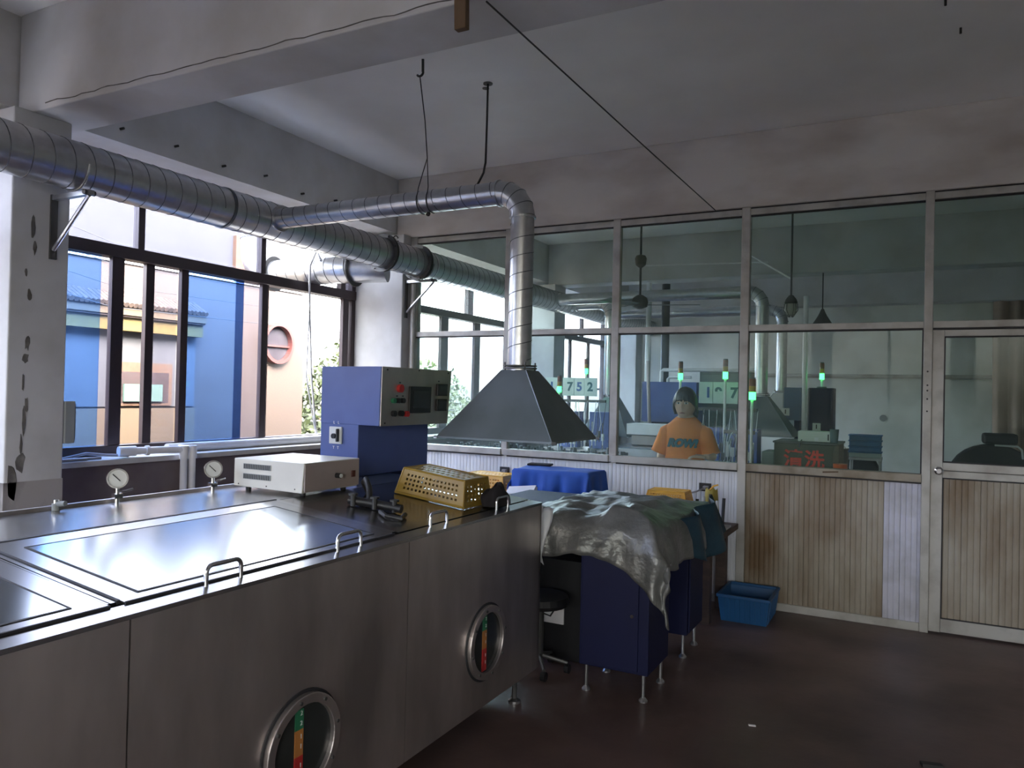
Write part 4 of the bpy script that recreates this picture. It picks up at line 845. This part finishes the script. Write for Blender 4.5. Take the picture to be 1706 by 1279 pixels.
def filler(x, y, wd, board_txt, bz, lab, blab, colr=M_bluep, z1=1.2, tiles=True):
    """rotary filling machine: cabinet, posts, cross bar, valve blocks, number board"""
    o = thing('filling_machine', lab, 'machine', (x, y, 0))
    B('cabinet', colr, o, x-wd/2, x+wd/2, y, y+.5, 0, .86, bevel=.006); B('table_plate', M_ss, o, x-wd/2-.03, x+wd/2+.03, y-.04, y+.52, .86, .88, bevel=.003)
    B('column', colr, o, x-wd*.42, x-wd*.1, y+.28, y+.48, .88, z1, bevel=.005); B('column', colr, o, x+wd*.1, x+wd*.42, y+.28, y+.48, .88, z1, bevel=.005)
    r = random.Random(int(abs(x)*100))
    for k in range(6):
        px = x-wd*.42+wd*.84*k/5; MB().cyl((px, y+.08, .88), (px, y+.08, 1.12+.1*r.random()), .007, 8).build('guide_rod', M_chrome, o)
    B('cross_bar', M_flange, o, x-wd*.46, x+wd*.46, y+.06, y+.10, bz-.16, bz-.13)
    for k in range(int(wd/.042)):
        px = x-wd*.44+.042*k; h = .05+.05*r.random(); zz = .93+.10*r.random(); s = MB().box(px-.012, px+.012, y+.0, y+.03, zz, zz+h).cyl((px, y+.015, zz-.05), (px, y+.015, zz), .006, 8).cyl((px, y-.012, zz+h*.5), (px, y+.0, zz+h*.5), .008, 8)
        s.build('valve', M_pvc if k % 3 else M_flange, o)
        MB().tube([(px, y+.02, zz+h), (px+.02*math.sin(k), y+.03, zz+h+.08), (px+.03*math.sin(k*2), y+.06, bz-.15)], .0035, 6).build('air_hose', M_pvc if k % 2 else M_wire, o)
    if board_txt:
        b = thing('number_board', blab, 'number board', (x, y-.02, bz)); 
        n = len(board_txt); 
        for k, (ch, dx, m) in enumerate(board_txt):
            hw0 = min(.085, (dx-board_txt[k-1][1])/2-.002) if k else .085; hw1 = min(.085, (board_txt[k+1][1]-dx)/2-.002) if k < n-1 else .085
            pl = B('number_plate', M_boardw, b, x+dx-hw0, x+dx+hw1, y+.03, y+.045, bz-.09, bz+.115, bevel=.003); text(ch, .135, m, pl, at(x+dx+.005, y+.028, bz+.01, FRONT), name='digit', bold=.005)
        B('board_rail', M_flange, b, x+board_txt[0][1]-.1, x+board_txt[-1][1]+.1, y+.046, y+.07, bz-.02, bz+.0)
    return o
filler(-1.55, 7.26, .62, [('1', -.165, M_ink), ('9', -.068, M_inkd), ('7', .075, M_inkd)], 1.53, 'blue valve machine with white fittings right behind the standing person', 'white number plates reading 1 9 7 over the machine behind the person')
filler(-3.35, 7.9, .75, [('1', -.30, M_ink), ('7', -.076, M_inkd), ('5', .04, M_ink), ('2', .17, M_inkd)], 1.57, 'blue valve machine with posts near the windows of the back room', 'white number plates reading 1 7 5 2 left of the room post', z1=1.3)
filler(-1.30, 6.62, .28, None, 1.35, 'narrow dark blue valve machine under the brightest green lamp', '')
tower(-3.38, 7.55, 1.545, .88, 'green signal lamp left of the 1 7 5 2 plates, low and bright'); tower(-3.46, 8.5, 1.775, .88, 'green signal lamp between the far windows, above the 1 7 5 2 plates', .015)
tower(-2.065, 7.6, 1.70, .6, 'signal lamp with red and amber tops left above the person', .02); tower(-1.512, 7.10, 1.70, .86, 'green signal lamp on a white pole in front of the 1 9 7 plates', .015)
tower(-1.17, 6.54, 1.515, .86, 'brightest green signal lamp, just right of the thick partition post', .02, .03); tower(-.845, 8.75, 1.745, 1.626, 'green signal lamp alone against the back wall', .05)
def console(x0, x1, y, z0, z1, lab, front=M_bluep):
    o = thing('rear_console', lab, 'control console', ((x0+x1)/2, y, 0)); B('head', front, o, x0, x1, y, y+.3, z0, z1, bevel=.005); B('stand', M_bluedk, o, x0+.1, x1-.02, y+.06, y+.28, 0, z0, bevel=.004)
    B('side_panel', M_grille, o, x0-.012, x0, y+.01, y+.29, z0+.01, z1-.01); s = B('isolator_switch', M_gauge, o, x1-.2, x1-.12, y-.012, y, z0+.05, z0+.13); B('switch_lever', M_black, s, x1-.165, x1-.155, y-.024, y-.012, z0+.07, z0+.115)
    return o
console(-2.79, -2.15, 8.6, 1.20, 1.665, 'blue console behind the person with a slanted pole in front'); console(-1.215, -1.035, 8.66, 1.27, 1.625, 'teal blue console box left of the thin white post in the back room', mat('teal_paint', (.03, .10, .20), .5)); console(-.965, -.72, 8.66, 1.12, 1.625, 'dark blue console right of the thin white post in the back room', M_bluedk)
o = thing('rear_machine', 'long grey tank machine below the blue console in the back room', 'machine', (-2.6, 7.9, 0)); B('tank', M_ss, o, -2.9, -1.95, 7.75, 8.5, .1, .93, bevel=.004); B('lid', M_sstop, o, -2.88, -1.97, 7.77, 8.48, .93, .95); 
for x in (-2.87, -2.0): B('leg', M_flange, o, x-.02, x+.02, 7.8, 7.84, 0, .1)
MB().tube([(-2.4, 7.9, .95), (-2.4, 7.9, 1.0), (-2.25, 7.9, 1.0), (-2.25, 7.9, .95)], .008, 8).build('handle', M_chrome, o)
o = thing('white_power_box', 'white power box on the grey tank left of the person', 'power box', (-2.5, 8.0, .95)); B('case', M_paper, o, -2.78, -2.36, 8.05, 8.35, 1.07, 1.19, bevel=.004); B('base', M_pinkpl, o, -2.72, -2.1, 8.05, 8.35, .96, 1.06, bevel=.004)
tag(MB().tube([(-2.68, 8.45, 1.9), (-2.62, 8.4, .95)], .02, 10).build('leaning_pole', mat('pinkish_pole', (.45, .38, .4), .5), None), 'pale pole leaning in front of the blue console in the back room', 'pole')
tag(MB().tube([(-2.886, 9.1, 1.0), (-2.886, 9.1, 2.9)], .033, 12).build('white_riser', M_pvc, None, smooth=40), 'thick white vertical pipe behind the blue console', 'pipe')
tag(MB().tube([(-2.73, 9.3, 0.5), (-2.73, 9.3, 2.9)], .05, 12).build('grey_riser', M_flange, None, smooth=40), 'dark vertical pipe beside the white riser in the back room', 'pipe')
tag(MB().tube([(-2.66, 8.94, 0), (-2.66, 8.94, 1.80), (-2.64, 8.94, 1.815), (-1.5, 8.94, 1.82)], .022, 12).tube([(-2.58, 8.94, 0), (-2.58, 8.94, 1.71), (-2.56, 8.94, 1.725), (-2.3, 8.94, 1.73)], .018, 12).build('white_pipe_run', M_pvc, None, smooth=40), 'white pipe turning level above the 1 9 7 plates', 'pipe')
tag(MB().cyl((-1.003, 8.62, 0), (-1.003, 8.62, 2.6), .026, 12).build('thin_post', M_pvc, None, smooth=40), 'thin white post between the two dark blue consoles in the back room', 'post')
tag(MB().cyl((-2.3, 12.36, 1.86), (3.4, 12.36, 1.86), .03, 10).build('wall_conduit', M_alu, None), 'long level conduit on the far wall', 'conduit')
o = thing('grey_cabinet', 'dark green grey cabinet behind the 1 9 7 plates', 'cabinet', (-1.9, 8.9, 0)); B('case', mat('green_grey_paint', (.10, .16, .14), .5), o, -2.22, -1.62, 9.02, 9.25, 0, 1.80, bevel=.005); B('door', mat('green_grey_door', (.11, .17, .15), .5), o, -2.2, -1.64, 9.005, 9.02, .05, 1.77, bevel=.003)
MB().cyl((-1.68, 9.005, 1.0), (-1.68, 8.99, 1.0), .012, 10).build('knob', M_chrome, o)
o = thing('parts_table', 'grey table of small parts close behind the left panes of the partition', 'table', (-3.1, 6.2, 0)); B('top', M_ss, o, -3.95, -2.15, 6.02, 6.4, .93, .955, bevel=.004)
for (x, y) in ((-3.9, 6.06), (-2.2, 6.06), (-3.9, 6.36), (-2.2, 6.36)): B('leg', M_flange, o, x-.02, x+.02, y-.02, y+.02, 0, .93)
pp = MB(); rr = random.Random(11)
for k in range(260):
    x, y = -3.92+1.74*rr.random(), 6.05+.3*rr.random(); h = .015+.06*rr.random()
    pp.m = rr.choice((0, 1, 2, 2)); pp.cyl((x, y, .956), (x, y, .956+h), .006+.012*rr.random(), 7) if k % 3 else pp.box(x, x+.03, y, y+.02, .956, .956+h*.6)
q = pp.build('small_parts', [M_chrome, M_wire, M_flange], None, kind='stuff'); tag(q, 'scattered small metal parts on the table behind the left panes', 'parts')
# washer with red characters
o = thing('olive_washer', 'dark olive washing machine with red characters on its front behind the glass', 'machine', (-.75, 6.8, 0)); B('case', M_olive, o, -1.0, -.50, 6.62, 7.1, 0, 1.135, bevel=.006); B('top_plate', M_flange, o, -1.01, -.49, 6.61, 7.11, 1.135, 1.15, bevel=.003)
for ch, x, zz in (('清', -.845, 1.0), ('洗', -.685, 1.0)): text(ch, .155, M_inkr, o, at(x, 6.617, zz, FRONT), extrude=.002, name='character', bold=.004)
MB().tube([(-.80, 6.6, 1.11), (-.79, 6.59, 1.15), (-.78, 6.6, 1.17)], .006, 6).build('latch', M_chrome, o)
B('side_motor', M_grille, o, -1.12, -1.015, 6.75, 7.05, .0, 1.05, bevel=.01)
o = thing('white_carton', 'pale grey carton on top of the olive washing machine', 'carton', (-.69, 6.8, 1.15)); B('box', M_beige, o, -.83, -.58, 6.75, 6.95, 1.151, 1.235, bevel=.003); B('label_strip', M_black, o, -.60, -.59, 6.748, 6.75, 1.165, 1.215); B('sticker', M_paper, o, -.70, -.67, 6.747, 6.75, 1.155, 1.185)
o = thing('cup', 'grey teal tumbler on the olive washing machine', 'cup', (-.545, 6.7, 1.15)); MB().lathe([(.028, 0), (.036, .11), (.033, .11), (.026, .01)], (-.545, 6.7, 1.151), 16).build('cup', mat('teal_grey', (.09, .14, .15), .5), o, smooth=40)
o = thing('bench_shelf', 'narrow shelf table right behind the glass holding the orange bottle', 'table', (-.45, 6.2, 0)); B('top', M_wood, o, -.62, -.28, 6.05, 6.35, .85, .88, bevel=.003)
for (x, y) in ((-.6, 6.07), (-.3, 6.07), (-.6, 6.33), (-.3, 6.33)): B('leg', M_wood, o, x-.015, x+.015, y-.015, y+.015, 0, .85)
o = thing('orange_bottle', 'clear bottle half full of orange liquid behind the glass', 'bottle', (-.46, 6.2, .88)); MB().lathe([(.045, 0), (.0505, .01), (.0505, .14)], (-.46, 6.2, .882), 18).build('liquid', M_orange, o, smooth=40)
MB().lathe([(.052, 0), (.054, .01), (.054, .23), (.035, .27), (.02, .28), (.02, .29)], (-.46, 6.2, .881), 20).build('shell', glass('bottle_plastic', (.95, .9, .84), haze=.04, hcol=(.8, .6, .45)), o, smooth=40)
# sofas, stool with crates, curtain
def armchair(x0, x1, y, zs, lab, cush=True):
    o = thing('armchair', lab, 'armchair', ((x0+x1)/2, y, 0))
    cx, hw = (x0+x1)/2, (x1-x0)/2
    def back(u, v):
        th = (u*1.1-.05)*PI; r = 1; x = cx-hw*math.cos(th); z = zs*(.5+.5*abs(math.sin(max(0, min(PI, th))))**.6); return V((x, y+.16*(v-.5), z if 0 < th < PI else .1))
    prof = [(x0, 0), (x0, zs*.55)]+[(cx-hw*math.cos(PI*k/14), zs*.55+zs*.45*math.sin(PI*k/14)**.8) for k in range(1, 14)]+[(x1, zs*.55), (x1, 0)]
    n = len(prof); vs = [(p[0], y-.0, p[1]) for p in prof]+[(p[0], y+.2, p[1]) for p in prof]; fs = [tuple(range(n)), tuple(range(2*n-1, n-1, -1))]+[(i, n+i, n+(i+1) % n, (i+1) % n) for i in range(n)]
    MB().add(vs, fs).build('backrest', M_dark, o, bevel=.02, smooth=30)
    B('seat', M_dark, o, x0+.05, x1-.05, y+.2, y+.75, .1, .42, bevel=.03)
    for s in (x0, x1-.14): B('arm', M_dark, o, s, s+.14, y+.15, y+.78, 0, .58, bevel=.03)
    return o
armchair(.40, 1.30, 10.3, 1.03, 'charcoal armchair with rounded back seen through the door glass')
tag(B('grey_cushion', M_dark, None, .74, 1.08, 10.22, 10.46, 1.035, 1.16, bevel=.03), 'dark grey cushion lying on top of the armchair back', 'cushion')
tag(MB().tube([(.86, 10.28, 1.025), (1.08, 10.27, 1.02), (1.12, 10.26, .98), (1.13, 10.26, .88)], .012, 8).build('white_strap', M_pvc, None, smooth=40), 'pale strap hanging over the armchair back', 'strap')
armchair(-.95, -.28, 9.75, .93, 'charcoal armchair left of the crate stool in the back room')
o = thing('stool', 'white metal stool under the blue crates in the back room', 'stool', (-.42, 9.4, 0)); B('seat', M_pvc, o, -.60, -.27, 9.25, 9.55, .84, .87, bevel=.004)
for (x, y) in ((-.58, 9.28), (-.29, 9.28), (-.58, 9.52), (-.29, 9.52)): MB().tube([(x, y, .84), (x+(.03 if x > -.4 else -.03), y, 0)], .012, 8).build('leg', M_pvc, o)
for k in range(4):
    z = .872+k*.062
    o = tag(MB().box(-.60, -.28, 9.26, 9.54, z, z+.05).build('blue_tray', M_cb if k else M_boardw, None, bevel=.006), ['white tray at the bottom of the stack on the stool', 'blue tray just above the white one on the stool', 'blue tray second from the top of the stack on the stool', 'topmost blue tray of the stack on the stool'][k], 'tray', 'trays on the stool')
    B('tray_rim', M_cb, o, -.61, -.27, 9.25, 9.55, z+.05, z+.06)
def cur(u, v): x = .98+1.7*u; return V((x+.02*math.sin(x*40)*v, 12.25+.05*math.sin(x*34+.6*math.sin(x*9))*(.5+.5*v), 3.2-2.95*v))
o = thing('curtain', 'beige pleated curtain on the far wall behind the door', 'curtain', (1.8, 12.25, 0)); MB().grid(cur, 110, 14).build('drape', M_curtain, o, smooth=1, thick=.004); MB().cyl((.9, 12.25, 3.22), (2.8, 12.25, 3.22), .014, 10).build('rail', M_brown, o)
# fan
o = thing('ceiling_fan', 'dusty ceiling fan on a long rod in the back room', 'fan', (-2.64, 8, 3)); fx, fy = -2.64, 8
MB().cyl((fx, fy, 2.6), (fx, fy, CE), .012, 10).build('down_rod', M_flange, o); MB().lathe([(.02, 2.9), (.055, 2.93), (.065, 3.0), (.05, 3.03), (.02, 3.04)], (fx, fy, 0), 18).build('rod_cup', mat('dusty_brown', (.14, .12, .09), .7), o, smooth=40)
MB().lathe([(.03, 2.60), (.075, 2.57), (.09, 2.52), (.08, 2.47), (.03, 2.45)], (fx, fy, 0), 24).build('motor', M_flange, o, smooth=40)
for k in range(3):
    a = 2*PI*k/3+.25; u = V((math.cos(a), math.sin(a), 0)); v = V((-u.y, u.x, .15)); c = V((fx, fy, 2.49)); MB().obox(c+u*.36, u*.28, v*.065, (0, 0, .003)).build('blade', M_grille, o, bevel=.002); MB().obox(c+u*.1, u*.06, v*.015, (0, 0, .004)).build('blade_arm', M_flange, o)
o = thing('cage_lamp', 'glass bulkhead lamp hanging on a rod behind the glass', 'lamp', (-1.0, 7.5, 2.4)); MB().cyl((-1.005, 7.5, 2.42), (-1.005, 7.5, CE), .009, 8).build('rod', M_flange, o); MB().lathe([(.02, 2.47), (.05, 2.43), (.06, 2.40), (.05, 2.39)], (-1.005, 7.5, 0), 16).build('cap', M_flange, o, smooth=40); MB().lathe([(.048, 2.39), (.055, 2.34), (.04, 2.29), (.01, 2.275)], (-1.005, 7.5, 0), 16).build('globe', glass('lamp_glass', (.85, .85, .8), haze=.3, hcol=(.7, .7, .65)), o, smooth=40)
for k in range(6): a = PI*k/3; MB().tube([(-1.005+.058*math.cos(a), 7.5+.058*math.sin(a), 2.39), (-1.005+.062*math.cos(a), 7.5+.062*math.sin(a), 2.33), (-1.005+.02*math.cos(a), 7.5+.02*math.sin(a), 2.265)], .004, 6).build('cage_wire', M_flange, o)
o = thing('bell_lamp', 'dark bell shaped lamp shade hanging deep in the back room', 'lamp', (-.875, 9, 2.4)); MB().lathe([(.015, 2.5), (.03, 2.46), (.05, 2.42), (.10, 2.34), (.11, 2.33)], (-.875, 9, 0), 18).build('shade', M_flange, o, smooth=40); MB().cyl((-.875, 9, 2.49), (-.875, 9, 2.9), .006, 8).build('cord', M_wire, o)
tag(MB().tube([(-1.5, 8.0, 2.98), (-1.0, 7.52, 2.62)], .008, 8).build('stay_pipe', M_pvc, None), 'thin pale pipe slanting down to the cage lamp', 'pipe')
tag(MB().cyl((-2.6, 8.05, 2.93), (-1.3, 8.0, 2.88), .009, 8).build('fan_conduit', M_pvc, None), 'thin pale pipe running right from the fan rod', 'pipe')
tag(MB().cyl((-.35, 12.39, 1.25), (-.35, 12.40, 1.25), .05, 12).build('wall_stain', M_grille, None), 'small round grey plate on the far wall', 'wall plate')

# ------------------------------------------------------------------ outdoors
B('ground', M_ground, None, -60, -4.76, -40, 60, -4.2, -4.0, kind='structure')
b = thing('tile_house', 'pink tiled house with a round window across the yard', 'building', (-9.5, 5, -4))
bx0, bx1 = -12., -8.0
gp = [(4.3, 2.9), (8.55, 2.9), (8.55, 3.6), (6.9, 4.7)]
n = len(gp); MB().add([(bx1, y, z) for (y, z) in gp]+[(bx0, y, z) for (y, z) in gp], [tuple(range(n)), tuple(range(2*n-1, n-1, -1))]+[(i, n+i, n+(i+1) % n, (i+1) % n) for i in range(n)]).build('gable', mat('grey_lilac_darkened', (.0155, .0158, .0185), .8, scale=1.5), b); B('brick_pier', M_orng, b, bx1, bx1+.06, 7.18, 7.62, 2.9, 3.5); B('gable_coping', M_paper, b, bx1, bx1+.03, 4.6, 8.5, 2.88, 2.93); B('wall', M_tile, b, bx0, bx1, -6, 8.55, -4, 2.9)  # gable colour darkened to offset the strong sky light falling on it
rw = MB().ring((bx1+.04, 7.98, 2.12), (1, 0, 0), .245, .29, .10, 36).build('round_window', M_red2, b); MB().cyl((bx1+.005, 7.98, 2.12), (bx1+.015, 7.98, 2.12), .246, 32).build('pane', M_hazy, rw); B('glazing_bar', M_red2, rw, bx1+.015, bx1+.04, 7.735, 8.225, 2.07, 2.095)
B('eave_board', M_peach, b, bx1, bx1+.22, -6, 6.6, 2.27, 2.36); B('yellow_fascia', M_yfas, b, bx1, bx1+.16, -6, 6.6, 2.10, 2.25); B('brown_strip', M_roof, b, bx1, bx1+.20, -6, 6.6, 2.25, 2.275)
for k in range(60):
    y = 3.2+k*.057; MB().tube([(bx1+.0, y, 2.52), (bx1+.26, y, 2.38)], .03, 8).build('roof_tile', M_roof, b)
for y0 in (2.2, 4.0, 5.5):
    wn = B('window', M_orng, b, bx1, bx1+.06, y0-.05, y0+.75, 1.25, 1.75, kind=None); B('pane', M_hazy, wn, bx1+.06, bx1+.065, y0, y0+.7, 1.28, 1.64); B('awning', M_awn, wn, bx1+.066, bx1+.09, y0+.1, y0+.6, 1.3, 1.5)
B('dado', M_peach, b, bx1, bx1+.05, -6, 6.6, -4, 1.22)
B('grey_panel', mat('grey_render', (.035, .033, .033), .7), b, bx1, bx1+.03, -6, 6.6, 1.24, 2.1)
for y in (7.0, 7.5, 7.9): pass
c = thing('brick_house', 'orange brick house with a red roof edge behind the pink house', 'building', (-16, 13, -4)); B('wall', M_orng, c, -20, -14, 11.0, 15.0, -4, 4.6)
MB().hexa([(-20.2, 10.8, 4.6), (-13.8, 10.8, 4.6), (-13.8, 15.2, 4.6), (-20.2, 15.2, 4.6)], [(-18, 10.8, 6.2), (-16, 10.8, 6.2), (-16, 15.2, 6.2), (-18, 15.2, 6.2)]).build('roof', M_red2, c); B('fascia', M_yfas, c, -13.95, -13.8, 10.8, 15.2, 4.4, 4.6)
for k in range(3): wn = B('window', M_brown, c, -14.02, -13.97, 11.4+k*1.2, 12.1+k*1.2, 2.0, 3.2); B('pane', M_hazy, wn, -13.97, -13.96, 11.45+k*1.2, 12.05+k*1.2, 2.05, 3.15)
# power lines and tree
for k in range(4): tag(MB().tube([(-7.2, -3, 4.2-.3*k+.3), (-7.3, 5, 2.95-.22*k), (-7.4, 22, 3.0-.2*k)], .004, 6).build('power_line', M_wire, None), ('topmost', 'second highest', 'third highest', 'lowest')[k]+' thin overhead cable crossing the yard outside the open window', 'cable', 'overhead cables outside')
def tree(cx, cy, cz, R, n, seed, lab):
    t = thing('leafy_tree', lab, 'tree', (cx, cy, -4)); r = random.Random(seed)
    tr = MB().tube([(cx, cy, -4), (cx+.1, cy, -1.5), (cx, cy, cz)], [.16, .12, .05], 10)
    for k in range(6): a = k*1.05; tr.tube([(cx+.05, cy, -1+.3*k), (cx+math.cos(a)*R*.6, cy+math.sin(a)*R*.6, cz-R*.3+.2*k)], [.05, .015], 6)
    tr.build('trunk', M_bark, t, smooth=1)
    mb = MB()
    for k in range(n):
        d_ = V((r.gauss(0, 1), r.gauss(0, 1), r.gauss(0, 1))).normalized()*R*(.55+.45*r.random()**.5); d_ *= 1+.25*noise.noise(d_*1.6)
        p = V((cx, cy, cz))+V((d_.x, d_.y, d_.z*1.15)); u = V((r.gauss(0, 1), r.gauss(0, 1), r.gauss(0, 1))).normalized(); v = u.orthogonal().normalized(); s = .05+.05*r.random()
        mb.add([p-u*s, p+v*s*.5, p+u*s, p-v*s*.5], [(0, 1, 2, 3)])
    mb.build('foliage', M_leaf, t, kind='stuff'); return t
tree(-9.6, 12.0, .6, 1.55, 7000, 2, 'bright green tree just right of the pink house'); tree(-11.5, 16.5, .6, 1.5, 5000, 5, 'lower sunlit tree farther behind beside the window edge')
